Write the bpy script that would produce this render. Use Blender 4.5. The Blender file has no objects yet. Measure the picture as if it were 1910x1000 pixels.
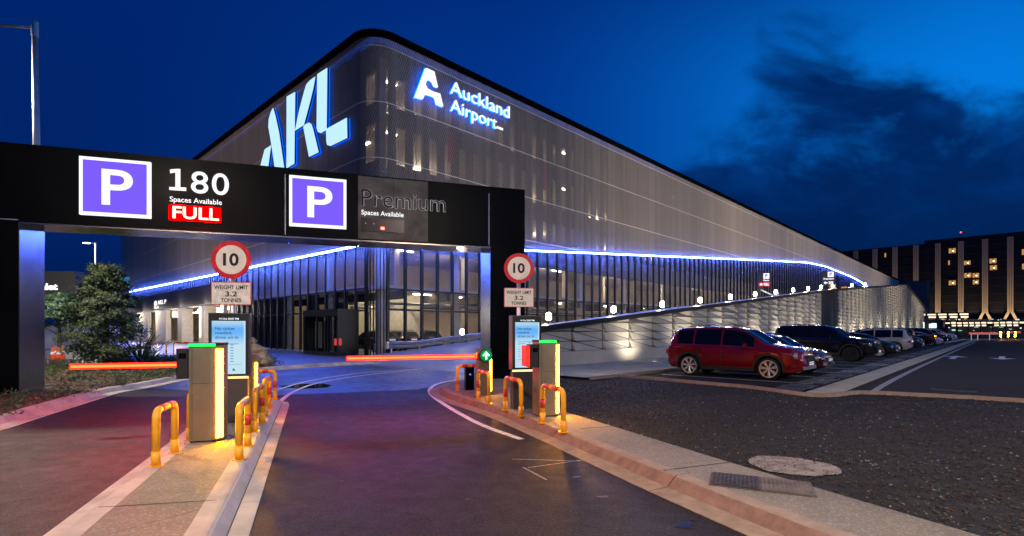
import bpy, bmesh, math, random
import numpy as np
from mathutils import Vector, Matrix
random.seed(7); rng = np.random.default_rng(7)
S = bpy.context.scene
COL = S.collection
HC, FX = 1.65, 960.0

# ---------------------------------------------------------------- camera
cd = bpy.data.cameras.new('camera'); cam = bpy.data.objects.new('camera', cd); COL.objects.link(cam)
cam.location = (0, 0, HC); cam.rotation_euler = (math.pi/2, 0, 0)
cd.sensor_width = 36; cd.lens = 36*FX/1910; cd.shift_y = 116/1910
cd.clip_start = .05; cd.clip_end = 3000
S.camera = cam
S.render.engine = 'CYCLES'
S.cycles.use_denoising = True
S.cycles.max_bounces = 8; S.cycles.transparent_max_bounces = 24
S.cycles.sample_clamp_indirect = 6
S.cycles.caustics_reflective = False; S.cycles.caustics_refractive = False
S.view_settings.view_transform = 'Standard'; S.view_settings.look = 'None'
S.view_settings.exposure = 0; S.view_settings.gamma = 1

# ---------------------------------------------------------------- node helper
class NT:
    def __init__(s, tree): s.t = tree; s.n = tree.nodes; s.l = tree.links
    def new(s, typ, **kw):
        nd = s.n.new(typ)
        for k, v in kw.items(): setattr(nd, k, v)
        return nd
    def put(s, sock, v):
        if v is None: return
        if hasattr(v, 'is_output'): s.l.new(v, sock)
        else: sock.default_value = v
    def m(s, op, a, b=None, c=None, clamp=False):
        nd = s.new('ShaderNodeMath', operation=op, use_clamp=clamp)
        for i, v in enumerate((a, b, c)): s.put(nd.inputs[i], v)
        return nd.outputs[0]
    def ramp(s, v, lo, hi, a=0.0, b=1.0, typ='SMOOTHSTEP'):
        nd = s.new('ShaderNodeMapRange', interpolation_type=typ)
        nd.inputs[1].default_value = lo; nd.inputs[2].default_value = hi
        nd.inputs[3].default_value = a; nd.inputs[4].default_value = b
        s.put(nd.inputs[0], v); return nd.outputs[0]
    def mix(s, f, a, b, blend='MIX'):
        nd = s.new('ShaderNodeMix', data_type='RGBA', blend_type=blend)
        s.put(nd.inputs[0], f)
        for i, v in ((6, a), (7, b)):
            if isinstance(v, tuple) and len(v) == 3: v = v+(1,)
            s.put(nd.inputs[i], v)
        return nd.outputs[2]
    def noise(s, vec, scale, detail=3, rough=.55, dist=0):
        nd = s.new('ShaderNodeTexNoise')
        if vec is not None: s.l.new(vec, nd.inputs['Vector'])
        nd.inputs['Scale'].default_value = scale; nd.inputs['Detail'].default_value = detail
        nd.inputs['Roughness'].default_value = rough; nd.inputs['Distortion'].default_value = dist
        return nd.outputs[0]
    def comb(s, x, y, z):
        nd = s.new('ShaderNodeCombineXYZ')
        for i, v in enumerate((x, y, z)): s.put(nd.inputs[i], v)
        return nd.outputs[0]

# ---------------------------------------------------------------- dusk sky
W = bpy.data.worlds.new('World'); S.world = W; W.use_nodes = True
t = NT(W.node_tree); W.node_tree.nodes.clear()
tc = t.new('ShaderNodeTexCoord'); sep = t.new('ShaderNodeSeparateXYZ'); t.l.new(tc.outputs['Generated'], sep.inputs[0])
yy = t.m('MAXIMUM', sep.outputs[1], .08)
az = t.m('DIVIDE', sep.outputs[0], yy); az = t.m('MINIMUM', t.m('MAXIMUM', az, -3), 3)
el = t.m('DIVIDE', sep.outputs[2], yy); el = t.m('MINIMUM', el, 4)
# open sky: deep blue to the left, brighter towards the last light on the right
c = t.mix(t.ramp(az, -.9, .15), (.0002, .0175, .140), (.0005, .036, .265))
c = t.mix(t.ramp(az, -.05, .95), c, (.0008, .20, .76))
c = t.mix(t.m('MULTIPLY', t.ramp(el, .42, .85), t.m('SUBTRACT', 1.0, t.ramp(az, .4, 1.1, 0, .55))), c, (.0003, .019, .165))
c = t.mix(t.m('MULTIPLY', t.ramp(el, .30, .0), t.ramp(az, .3, -.1)), c, (.0006, .010, .075))
v = t.comb(t.m('MULTIPLY', az, 3.0), t.m('MULTIPLY', el, 5.2), 1.7)
n1 = t.noise(v, 1.0, 6, .55, .25); n2 = t.noise(t.comb(t.m('MULTIPLY', az, 5), t.m('MULTIPLY', el, 9), 6.3), 1.0, 4, .6, .3)
top = t.m('MINIMUM', t.m('MULTIPLY_ADD', t.m('SUBTRACT', az, .25), .98, .30), .53)
dens = t.m('ADD', t.m('SUBTRACT', top, el), t.m('MULTIPLY', t.m('SUBTRACT', n1, .5), .62))
dens = t.m('ADD', dens, t.m('MULTIPLY', t.m('SUBTRACT', n2, .5), .10))
cm = t.m('MULTIPLY', t.ramp(dens, -.02, .13), t.ramp(az, .06, .22))
wisp = t.m('MULTIPLY', t.ramp(n1, .56, .68), t.m('MULTIPLY', t.ramp(el, .5, .56), t.ramp(az, .75, .95)))
cc = t.mix(t.ramp(n2, .40, .72), (.0004, .0125, .088), (.0006, .034, .19))
cc = t.mix(t.ramp(el, .36, .12), cc, (.0004, .0075, .058))
c = t.mix(t.m('MULTIPLY', cm, .96), c, cc)
c = t.mix(t.m('MULTIPLY', wisp, .45), c, (.0006, .03, .2))
bg = t.new('ShaderNodeBackground'); t.l.new(c, bg.inputs[0]); bg.inputs[1].default_value = 1.0
out = t.new('ShaderNodeOutputWorld'); t.l.new(bg.outputs[0], out.inputs[0])

# ---------------------------------------------------------------- materials
def mat(name, col, rough=.6, metal=0, em=None, es=0, var=0, vs=3.0, bump=0, bs=60, coat=0, spec=.3, rvar=0, alpha=1, trans=0):
    M_ = bpy.data.materials.new(name); M_.use_nodes = True
    n = NT(M_.node_tree); b = n.n['Principled BSDF']
    b.inputs['Base Color'].default_value = (*col, 1); b.inputs['Roughness'].default_value = rough
    b.inputs['Metallic'].default_value = metal; b.inputs['Specular IOR Level'].default_value = spec
    b.inputs['Coat Weight'].default_value = coat; b.inputs['Coat Roughness'].default_value = .04
    b.inputs['Alpha'].default_value = alpha; b.inputs['Transmission Weight'].default_value = trans
    if em: b.inputs['Emission Color'].default_value = (*em, 1); b.inputs['Emission Strength'].default_value = es
    if var or bump or rvar:
        o = n.new('ShaderNodeTexCoord').outputs['Object']
        if var or rvar: q = n.noise(o, vs, 5, .6)
        if var:
            lo = tuple(x*(1-var) for x in col); hi = tuple(min(1, x*(1+var)) for x in col)
            n.l.new(n.mix(n.ramp(q, .3, .7), lo, hi), b.inputs['Base Color'])
        if rvar: n.l.new(n.ramp(q, .3, .7, rough-rvar, rough+rvar), b.inputs['Roughness'])
        if bump:
            bn = n.new('ShaderNodeBump'); bn.inputs['Strength'].default_value = bump; bn.inputs['Distance'].default_value = .01
            n.l.new(n.noise(o, bs, 4, .65), bn.inputs['Height']); n.l.new(bn.outputs[0], b.inputs['Normal'])
    return M_

def emit(name, col, s):
    mx_ = max(col); return mat(name, tuple(min(.8, x/mx_)*.06 for x in col), .5, em=col, es=s, spec=.1)

def asphalt(name, col, rough, speck=.25, bump=1.0, spec=.25):
    M_ = bpy.data.materials.new(name); M_.use_nodes = True
    n = NT(M_.node_tree); b = n.n['Principled BSDF']
    o = n.new('ShaderNodeTexCoord').outputs['Object']
    big = n.noise(o, .35, 5, .6); fine = n.noise(o, 42, 2, .7); mid = n.noise(o, 4.5, 4, .6, .4)
    sp = n.new('ShaderNodeSeparateXYZ'); n.l.new(o, sp.inputs[0])
    ac = n.m('ADD', n.m('MULTIPLY', sp.outputs[0], .949), n.m('MULTIPLY', sp.outputs[1], .316)); al_ = n.m('SUBTRACT', n.m('MULTIPLY', sp.outputs[1], .949), n.m('MULTIPLY', sp.outputs[0], .316))
    track = n.noise(n.comb(n.m('MULTIPLY', ac, 1.5), n.m('MULTIPLY', al_, .12), 3), 1, 3, .55)
    vo = n.new('ShaderNodeTexVoronoi', feature='DISTANCE_TO_EDGE'); vo.inputs['Scale'].default_value = .33; wob = n.new('ShaderNodeMix', data_type='VECTOR'); wob.inputs[0].default_value = .12
    nz = n.new('ShaderNodeTexNoise'); nz.inputs['Scale'].default_value = 2.2; nz.inputs['Detail'].default_value = 5; n.l.new(o, nz.inputs['Vector']); n.l.new(o, wob.inputs[4]); n.l.new(nz.outputs[1], wob.inputs[5]); n.l.new(wob.outputs[1], vo.inputs['Vector'])
    crack = n.m('MULTIPLY', n.ramp(vo.outputs[0], .005, .0), n.ramp(n.noise(o, .5, 2), .50, .58))
    k = n.mix(n.ramp(big, .3, .7), tuple(x*.72 for x in col), tuple(x*1.22 for x in col))
    k = n.mix(n.m('MULTIPLY', n.ramp(track, .48, .68), .40), k, tuple(x*.55 for x in col))
    k = n.mix(n.m('MULTIPLY', crack, .7), k, tuple(x*.2 for x in col))
    k = n.mix(n.m('MULTIPLY', n.ramp(mid, .58, .75), .45), k, tuple(x*.55 for x in col))
    k = n.mix(n.m('MULTIPLY', n.ramp(fine, .50, .64), speck*2.4), k, tuple(min(.5, x*3.6) for x in col))
    b.inputs['Specular IOR Level'].default_value = spec
    n.l.new(k, b.inputs['Base Color'])
    n.l.new(n.m('ADD', n.ramp(big, .3, .7, rough-.07, rough+.08), n.ramp(mid, .3, .7, -.05, .05)), b.inputs['Roughness'])
    bn = n.new('ShaderNodeBump'); bn.inputs['Strength'].default_value = bump; bn.inputs['Distance'].default_value = .008
    n.l.new(fine, bn.inputs['Height']); n.l.new(bn.outputs[0], b.inputs['Normal'])
    return M_

M = {}
M['road'] = asphalt('asphalt', (.019, .0165, .0150), .62, spec=.18)
M['lot'] = asphalt('lot asphalt', (.022, .020, .018), .85, spec=.08)
M['farroad'] = asphalt('crossing asphalt', (.017, .016, .019), .38, .12, .12, .25)
M['ground'] = mat('dark earth', (.03, .028, .022), .95, var=.4, vs=.5)
M['paving'] = mat('blue grey paving', (.07, .068, .068), .38, var=.2, vs=1.2, bump=.2, bs=40)
M['agg'] = asphalt('exposed aggregate', (.20, .17, .13), .75, .10)
M['kerb'] = mat('kerb concrete', (.37, .325, .28), .72, var=.22, vs=2.2, bump=.25, bs=50)
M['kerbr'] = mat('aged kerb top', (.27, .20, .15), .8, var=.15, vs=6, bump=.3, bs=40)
M['kface'] = mat('pinkish shaded kerb face', (.20, .12, .09), .8, var=.2, vs=7, bump=.35, bs=45)  # face coloured darker than the top, as turned from the light
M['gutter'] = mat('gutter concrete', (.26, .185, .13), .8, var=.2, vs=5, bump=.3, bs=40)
M['kfacel'] = mat('pale kerb face', (.42, .395, .37), .7, var=.12, vs=5, bump=.2, bs=45)
M['conc'] = mat('pale concrete', (.40, .37, .32), .75, var=.18, vs=.8, bump=.15, bs=30)
M['line'] = mat('road paint', (.62, .60, .56), .55, var=.28, vs=9)
M['worn'] = mat('worn paint', (.30, .29, .27), .6, var=.5, vs=14)
M['black'] = mat('black panel', (.002, .002, .0023), .34, 0, spec=.07, var=.3, vs=.6, rvar=.05)
M['blackm'] = mat('matte black', (.016, .016, .017), .55)
M['soffit'] = mat('bronze soffit', (.40, .33, .25), .22, 1, var=.25, vs=1.3)
M['steel'] = mat('dark polished steel', (.26, .27, .29), .24, 1, var=.2, vs=.8)
M['ppanel'] = mat('brushed dark panel', (.11, .10, .08), .5, .4, var=.35, vs=1.6)
M['chrome'] = mat('chrome edge', (.75, .73, .68), .15, 1)
M['galv'] = mat('galvanised steel', (.42, .42, .42), .4, .8, var=.15)
M['alu'] = mat('champagne metal', (.26, .22, .14), .38, .6, var=.12)
M['kiosk'] = mat('kiosk casing', (.10, .095, .085), .4, .5)
M['red'] = mat('sign red', (.52, .02, .02), .35, coat=.4)
M['white'] = mat('sign white', (.74, .70, .64), .4)
M['ink'] = mat('sign black', (.012, .012, .012), .5)
M['yellow'] = mat('yellow powder coat', (.85, .36, .012), .32, coat=.5, var=.1, vs=6)
M['redband'] = mat('red reflective band', (.62, .035, .02), .3, coat=.4)
M['coping'] = mat('roof coping black', (.003, .003, .003), .8, spec=.02)
M['slab'] = mat('slab concrete', (.42, .38, .32), .8, var=.15, vs=.4)
M['tan'] = mat('interior tan wall', (.42, .34, .26), .85, var=.2, vs=.3)
M['dark'] = mat('charcoal frame', (.022, .021, .02), .4, .4)
M['dgrey'] = mat('spandrel grey', (.085, .078, .068), .85, spec=.1, var=.2)
M['cream'] = mat('cream wall', (.62, .56, .45), .7, var=.08)
M['rubber'] = mat('tyre rubber', (.015, .015, .015), .85)
M['rim'] = mat('alloy', (.75, .70, .65), .32, .7)
M['glassd'] = mat('car glass', (.003, .003, .004), .05, spec=.45)
M['lensw'] = mat('headlight lens', (.62, .62, .60), .12, .6)
M['lensr'] = mat('tail lens', (.35, .01, .01), .15, coat=.6)
M['orange'] = mat('orange', (.75, .13, .02), .45)
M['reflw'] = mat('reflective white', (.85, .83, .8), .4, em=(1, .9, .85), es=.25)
M['led'] = emit('blue white led', (.07, .15, 1.0), 190)
M['white_e'] = emit('white sign light', (.97, .98, 1.0), 1.15)
M['purple_e'] = emit('violet sign light', (.20, .105, .95), 1.0)
M['akl_e'] = emit('pale blue sign light', (.50, .80, .96), 1.12)
M['blue_e'] = emit('blue halo light', (.0, .09, 1.0), 9)
M['full_e'] = emit('red full light', (1250, 1.9, 1.6), 1.0)
M['arm_e'] = emit('red barrier light', (14.0, .08, .02), 1.0)
M['arm_c'] = emit('orange barrier core', (30.0, .52, .11), 1.0)
M['strip_e'] = emit('yellow white strip', (150, 58, .6), 1.0)
M['green_e'] = emit('green strip', (.04, 4.0, .35), 1.0)
M['lamp_e'] = emit('warm white lamp', (1.0, .90, .74), 40)
M['tube_e'] = emit('interior tube', (1.0, .84, .62), 42)
M['winwarm'] = emit('warm room window', (1.0, .50, .17), .5)
M['canopy_e'] = emit('canopy light panel', (1.0, .70, .46), 1.7)
M['redtrail'] = emit('distant red light', (1.0, .16, .10), .5)
M['dim_e'] = emit('dim white', (1, .95, .9), .35)

def mesh_screen(name, col, op0, op1, seam=True, pitch=1.3, band=True):
    """perforated metal: see-through when looked at square on, closing at grazing angles"""
    M_ = bpy.data.materials.new(name); M_.use_nodes = True
    n = NT(M_.node_tree); b = n.n['Principled BSDF']; outn = n.n['Material Output']
    uv = n.new('ShaderNodeUVMap').outputs[0]
    sp = n.new('ShaderNodeSeparateXYZ'); n.l.new(uv, sp.inputs[0]); u, w = sp.outputs[0], sp.outputs[1]
    cell = n.m('FLOOR', n.m('DIVIDE', u, pitch)); wn = n.new('ShaderNodeTexWhiteNoise', noise_dimensions='1D'); n.l.new(cell, wn.inputs['W'])
    st = n.noise(n.comb(n.m('MULTIPLY', u, 2.3), n.m('MULTIPLY', w, .05), 0), 1, 3, .6)
    f = n.m('ADD', n.m('MULTIPLY', wn.outputs[0], .28), n.m('MULTIPLY', n.m('SUBTRACT', st, .5), .8))
    colr = n.mix(f, tuple(x*.78 for x in col), tuple(x*1.3 for x in col))
    fu = n.m('FRACT', n.m('DIVIDE', u, pitch)); su = n.m('LESS_THAN', fu, .022)
    op = n.m('ADD', n.m('MULTIPLY', n.m('SINE', n.m('MULTIPLY', n.m('ADD', u, n.m('MULTIPLY', w, .5)), 2*math.pi/.15)), n.m('SINE', n.m('MULTIPLY', w, 2*math.pi/.17))), 0)
    lw = n.new('ShaderNodeLayerWeight'); lw.inputs[0].default_value = .35
    base = n.ramp(lw.outputs['Facing'], .25, .80, op0, op1)
    opac = n.m('ADD', base, n.m('MULTIPLY', op, .11), clamp=True)
    if seam:
        colr = n.mix(n.m('MULTIPLY', su, .75), colr, tuple(x*.12 for x in col))
        opac = n.m('MAXIMUM', opac, su)
    if band:
        fw = n.m('FRACT', n.m('DIVIDE', n.m('SUBTRACT', w, 12.1), 3.4)); sw = n.m('LESS_THAN', fw, .018)
        colr = n.mix(n.m('MULTIPLY', sw, .6), colr, tuple(x*1.8 for x in col)); opac = n.m('MAXIMUM', opac, sw)
    n.l.new(colr, b.inputs['Base Color']); b.inputs['Roughness'].default_value = .65; b.inputs['Metallic'].default_value = 0; b.inputs['Specular IOR Level'].default_value = .15
    tr = n.new('ShaderNodeBsdfTransparent'); mx = n.new('ShaderNodeMixShader')
    n.l.new(opac, mx.inputs[0]); n.l.new(tr.outputs[0], mx.inputs[1]); n.l.new(b.outputs[0], mx.inputs[2]); n.l.new(mx.outputs[0], outn.inputs[0])
    return M_
M['skin'] = mesh_screen('perforated aluminium skin', (.56, .46, .35), .49, .93)
M['lowmesh'] = mesh_screen('lower perforated screen', (.34, .31, .27), .17, .76, seam=False, pitch=.65, band=False)
def glass_pane():
    M_ = bpy.data.materials.new('window pane'); M_.use_nodes = True
    n = NT(M_.node_tree); b = n.n['Principled BSDF']; outn = n.n['Material Output']
    b.inputs['Base Color'].default_value = (.01, .01, .012, 1); b.inputs['Roughness'].default_value = .05
    tr = n.new('ShaderNodeBsdfTransparent'); tr.inputs[0].default_value = (.82, .84, .8, 1); mx = n.new('ShaderNodeMixShader'); mx.inputs[0].default_value = .12
    n.l.new(tr.outputs[0], mx.inputs[1]); n.l.new(b.outputs[0], mx.inputs[2]); n.l.new(mx.outputs[0], outn.inputs[0])
    return M_
M['pane'] = glass_pane()
def paint(name, col, rough=.3): return mat(name, col, rough, .25, coat=1)

# ---------------------------------------------------------------- mesh builder
class MB:
    def __init__(s): s.v = []; s.f = []; s.uv = None
    def add(s, vs, fs):
        o = len(s.v); s.v += [tuple(p) for p in vs]; s.f += [tuple(o+i for i in q) for q in fs]; return s
    def box(s, cx, cy, cz, sx, sy, sz, rot=0, bev=0):
        a, b, c = sx/2, sy/2, sz/2; cr, sr = math.cos(rot), math.sin(rot)
        if bev:
            e = min(bev, a*.9, b*.9)
            pl = [(-a+e, -b), (a-e, -b), (a, -b+e), (a, b-e), (a-e, b), (-a+e, b), (-a, b-e), (-a, -b+e)]
            pl = [(cx+x*cr-y*sr, cy+x*sr+y*cr) for x, y in pl]
            return s.prism(pl, cz-c, cz+c)
        pts = []
        for z in (-c, c):
            for x, y in ((-a, -b), (a, -b), (a, b), (-a, b)): pts.append((cx+x*cr-y*sr, cy+x*sr+y*cr, cz+z))
        return s.add(pts, [(3, 2, 1, 0), (4, 5, 6, 7), (0, 1, 5, 4), (1, 2, 6, 5), (2, 3, 7, 6), (3, 0, 4, 7)])
    def bx(s, x0, x1, y0, y1, z0, z1): return s.box((x0+x1)/2, (y0+y1)/2, (z0+z1)/2, x1-x0, y1-y0, z1-z0)
    def prism(s, pl, z0, z1):
        n = len(pl)
        return s.add([(x, y, z0) for x, y in pl]+[(x, y, z1) for x, y in pl],
                     [tuple(range(n-1, -1, -1)), tuple(range(n, 2*n))]+[(i, (i+1) % n, n+(i+1) % n, n+i) for i in range(n)])
    def extr(s, pts, vec):
        n = len(pts); q = [(p[0]+vec[0], p[1]+vec[1], p[2]+vec[2]) for p in pts]
        return s.add(list(pts)+q, [tuple(range(n)), tuple(range(2*n-1, n-1, -1))]+[((i+1) % n, i, n+i, n+(i+1) % n) for i in range(n)])
    def tube(s, path, r, n=8, cap=True):
        P = [Vector(p) for p in path]; R = r if isinstance(r, (list, tuple)) else [r]*len(P)
        vs = []; up = None
        for i, p in enumerate(P):
            d = (P[min(i+1, len(P)-1)]-P[max(i-1, 0)]).normalized()
            if up is None: up = Vector((0, 0, 1)) if abs(d.z) < .9 else Vector((1, 0, 0))
            a = d.cross(up).normalized(); b = a.cross(d).normalized(); up = b
            for k in range(n):
                th = 2*math.pi*k/n; vs.append(p+R[i]*(math.cos(th)*a+math.sin(th)*b))
        fs = [(i*n+k, i*n+(k+1) % n, (i+1)*n+(k+1) % n, (i+1)*n+k) for i in range(len(P)-1) for k in range(n)]
        if cap: fs += [tuple(range(n-1, -1, -1)), tuple((len(P)-1)*n+k for k in range(n))]
        return s.add(vs, fs)
    def disc(s, c, nrm, r0, th, n=40, r1=0):
        """round plate of thickness th (a ring if r1) facing nrm"""
        nrm = Vector(nrm).normalized(); a = nrm.cross(Vector((0, 0, 1)))
        a = a.normalized() if a.length > .1 else Vector((1, 0, 0)); b = nrm.cross(a); c = Vector(c)
        ring = lambda r, o: [c+nrm*o+r*(math.cos(2*math.pi*k/n)*a+math.sin(2*math.pi*k/n)*b) for k in range(n)]
        if not r1:
            return s.add(ring(r0, 0)+ring(r0, th), [tuple(range(n-1, -1, -1)), tuple(range(n, 2*n))]+[(k, (k+1) % n, n+(k+1) % n, n+k) for k in range(n)])
        vs = ring(r0, 0)+ring(r0, th)+ring(r1, th)+ring(r1, 0)
        return s.add(vs, [(j*n+k, j*n+(k+1) % n, ((j+1) % 4)*n+(k+1) % n, ((j+1) % 4)*n+k) for j in range(4) for k in range(n)])
    def build(s, name, m, parent=None, smooth=False, loc=None, uv=None):
        me = bpy.data.meshes.new(name); me.from_pydata(s.v, [], s.f); me.validate()
        if smooth: me.polygons.foreach_set('use_smooth', [True]*len(me.polygons))
        if isinstance(m, str): m = M[m]
        me.materials.append(m)
        if uv is not None:
            l = me.uv_layers.new(name='UVMap')
            for lp in me.loops: l.data[lp.index].uv = uv[lp.vertex_index]
        me.update()
        o = bpy.data.objects.new(name, me); COL.objects.link(o)
        if parent: o.parent = parent
        if loc: o.location = loc
        return o
def recalc(o):
    b = bmesh.new(); b.from_mesh(o.data); bmesh.ops.recalc_face_normals(b, faces=b.faces); b.to_mesh(o.data); b.free(); return o
def thing(name, label, cat, loc=(0, 0, 0), rz=0, group=None):
    o = bpy.data.objects.new(name, None); COL.objects.link(o); o.location = loc; o.rotation_euler = (0, 0, rz)
    o.empty_display_size = .2; return tag(o, label, cat, group)
def tag(o, label, cat, group=None, kind=None):
    o['label'] = label; o['category'] = cat
    if group: o['group'] = group
    if kind: o['kind'] = kind
    return o
def struct(o, kind='structure'): o['kind'] = kind; return o
def copy_tree(o, parent=None):
    c = o.copy(); COL.objects.link(c); c.parent = parent
    for ch in list(o.children): copy_tree(ch, c)
    return c

TXT = {}
def text_data(body, bold=0.0, space=1.0):
    k = (body, bold, space)
    if k not in TXT:
        cu = bpy.data.curves.new('txt', 'FONT'); cu.body = body; cu.offset = bold; cu.space_character = space; cu.resolution_u = 6
        ob = bpy.data.objects.new('txt', cu); COL.objects.link(ob); bpy.context.view_layer.update()
        me = bpy.data.meshes.new_from_object(ob.evaluated_get(bpy.context.evaluated_depsgraph_get()))
        TXT[k] = ([tuple(v.co) for v in me.vertices], [tuple(p.vertices) for p in me.polygons], [tuple(e.vertices) for e in me.edges])
        bpy.data.objects.remove(ob); bpy.data.curves.remove(cu); bpy.data.meshes.remove(me)
    return TXT[k]
def text(name, body, m, parent, org, ax, up, x0, x1, y0, y1, depth=.01, bold=0, space=1.0):
    """lettering fitted to the rectangle x0..x1, y0..y1 on the plane org + x*ax + y*up, raised by depth"""
    vs, fs, es = text_data(body, bold, space)
    xs = [p[0] for p in vs]; ys = [p[1] for p in vs]
    org, ax, up = Vector(org), Vector(ax), Vector(up); nr = ax.cross(up)
    sx = (x1-x0)/(max(xs)-min(xs)); sy = (y1-y0)/(max(ys)-min(ys))
    def mp(p, o): return tuple(org+ax*(x0+(p[0]-min(xs))*sx)+up*(y0+(p[1]-min(ys))*sy)+nr*o)
    n = len(vs); b = MB(); cnt = {}
    for f in fs:
        for i in range(len(f)):
            e = (f[i], f[(i+1) % len(f)]); cnt[e] = 1
    side = [(a, c_, n+c_, n+a) for (a, c_) in cnt if (c_, a) not in cnt]
    b.add([mp(p, depth) for p in vs]+[mp(p, 0) for p in vs], list(fs)+[(q[1], q[0], q[3], q[2]) for q in side])
    return b.build(name, m, parent)

# ---------------------------------------------------------------- sight lines: where a ray of the survey photo meets a plane
class Frame:
    def __init__(s, ox, oy, ang):
        s.o = (ox, oy); s.a = ang; s.c, s.s = math.cos(ang), math.sin(ang)
        s.cam = s.loc(0, 0)
    def loc(s, X, Y): X -= s.o[0]; Y -= s.o[1]; return (X*s.c+Y*s.s, -X*s.s+Y*s.c)
    def wld(s, x, y): return (s.o[0]+x*s.c-y*s.s, s.o[1]+x*s.s+y*s.c)
    def ray(s, px, py):
        dx, dy, dz = (px-955)/FX, 1.0, (616-py)/FX
        return dx*s.c+dy*s.s, -dx*s.s+dy*s.c, dz
    def fp(s, px, py, off=0):
        d = s.ray(px, py); k = (-off-s.cam[1])/d[1]; return s.cam[0]+d[0]*k, HC+d[2]*k
    def fl(s, px, py, off=0):
        d = s.ray(px, py); k = (-off-s.cam[0])/d[0]; return s.cam[1]+d[1]*k, HC+d[2]*k
def G(px, py, z=0.0):
    Y = FX*(HC-z)/(py-616); return ((px-955)/FX*Y, Y)
TH = math.atan2(960, 915); TG = math.atan2(320, 960)
B = Frame(-8.4, 30.5, TH)       # car park building
GA = Frame(-11.8, 12.3, TG)     # entry gantry
RW = Frame(2.5, 23.0, TH)       # ramp wall
GDIR = (math.cos(TG), math.sin(TG)); RDIR = (-math.sin(TG), math.cos(TG))
UDIR = (math.cos(TH), math.sin(TH)); VDIR = (-math.sin(TH), math.cos(TH))
def interp(x, tab):
    for i in range(len(tab)-1):
        if x <= tab[i+1][0] or i == len(tab)-2:
            a, b = tab[i], tab[i+1]; k = (x-a[0])/(b[0]-a[0]); return a[1]+(b[1]-a[1])*k
def clampi(x, tab): return interp(min(max(x, tab[0][0]), tab[-1][0]), tab)

# ================================================================ GROUND
def sheet(name, pts, z, m, kind='structure'):
    b = MB(); b.add([(x, y, z) for x, y in pts], [tuple(range(len(pts)))])
    o = b.build(name, m); o['kind'] = kind
    bm = bmesh.new(); bm.from_mesh(o.data)
    for f in bm.faces:
        f.normal_update()
        if f.normal.z < 0: f.normal_flip()
    bm.to_mesh(o.data); bm.free(); return o
def offset_line(pl, d):
    out_ = []
    for i, p in enumerate(pl):
        a = Vector(pl[max(i-1, 0)][:2]); c_ = Vector(pl[min(i+1, len(pl)-1)][:2]); q = (c_-a).normalized()
        out_.append((p[0]-q.y*d, p[1]+q.x*d))
    return out_
def smooth(pl, k=2):
    for _ in range(k):
        o = [pl[0]]
        for a, b in zip(pl, pl[1:]):
            o += [(a[0]*.75+b[0]*.25, a[1]*.75+b[1]*.25), (a[0]*.25+b[0]*.75, a[1]*.25+b[1]*.75)]
        pl = o+[pl[-1]]
    return pl
def sweep(name, pl, sec, m, kind='structure'):
    """sec: (offset to the left of travel, z)"""
    ls = [offset_line(pl, d) for d, z in sec]; b = MB(); n = len(pl)
    for (d, z), l in zip(sec, ls): b.v += [(x, y, z) for x, y in l]
    b.f = [(j*n+i, j*n+i+1, (j+1)*n+i+1, (j+1)*n+i) for j in range(len(sec)-1) for i in range(n-1)]
    o = b.build(name, m); recalc(o)
    if kind: o['kind'] = kind
    return o
def stripe(name, pl, w, z, m='line'):
    return sweep(name, pl, [(-w/2, z), (w/2, z)], m)
def gp(*pp, z=0.0): return [G(x, y, z) for x, y in pp]

sheet('ground', [(1500*math.cos(a*math.pi/24), 1500*math.sin(a*math.pi/24)) for a in range(48)], -.03, 'ground')
sheet('road', [(-70, -14), (40, -14), (40, 12), (5, 19), (-1, 34), (-70, 34)], 0, 'road')
# crossing road in front of the car park, freshly wetted
sheet('crossing_road', [(-11.4, 17.2), (-10.2, 14.6), (-6.0, 13.0), (-2.6, 14.3), (-1.7, 17.6), (1.2, 18.2), (2.4, 22.9), (0, 29.5), (-4.6, 29.2), (-7.6, 24.7), (-10.7, 20.6)], .004, 'farroad')

# left kerb line and the bed and paving behind it
lk = smooth([(-5.2, 1.5), (-7.6, 5.8), (-9.0, 9.1), (-10.2, 12.2), (-10.65, 13.6), (-10.6, 14.6), (-11.15, 17.2), (-10.9, 19.6), (-9.4, 22.4), (-7.6, 24.6), (-5.0, 28.3), (-4.2, 29.3)])
sweep('kerb', lk, [(-.30, .004), (-.30, .012), (-.06, .02), (0, .12), (.02, .135), (.16, .135), (.17, .05)], 'kerb')
sheet('paving', [(-9.6, 22.0), (-7.6, 24.62), (-5.0, 28.4), (-4.2, 29.6), (-9, 36), (-70, 100), (-90, 60), (-60, 22), (-40, 20)], .095, 'paving')
bedpoly = [(-5.4, 1.6), (-7.75, 5.9), (-9.15, 9.2), (-10.35, 12.3), (-10.8, 13.8), (-10.8, 14.8), (-11.3, 17.3), (-11.05, 19.6), (-9.9, 21.9), (-12.5, 23.2), (-24, 24.5), (-45, 27), (-60, 10), (-30, -8)]
M['soil'] = mat('bark mulch', (.075, .05, .03), .9, var=.5, vs=5, bump=.6, bs=25)
sheet('planting_bed', bedpoly, .115, 'soil')

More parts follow.
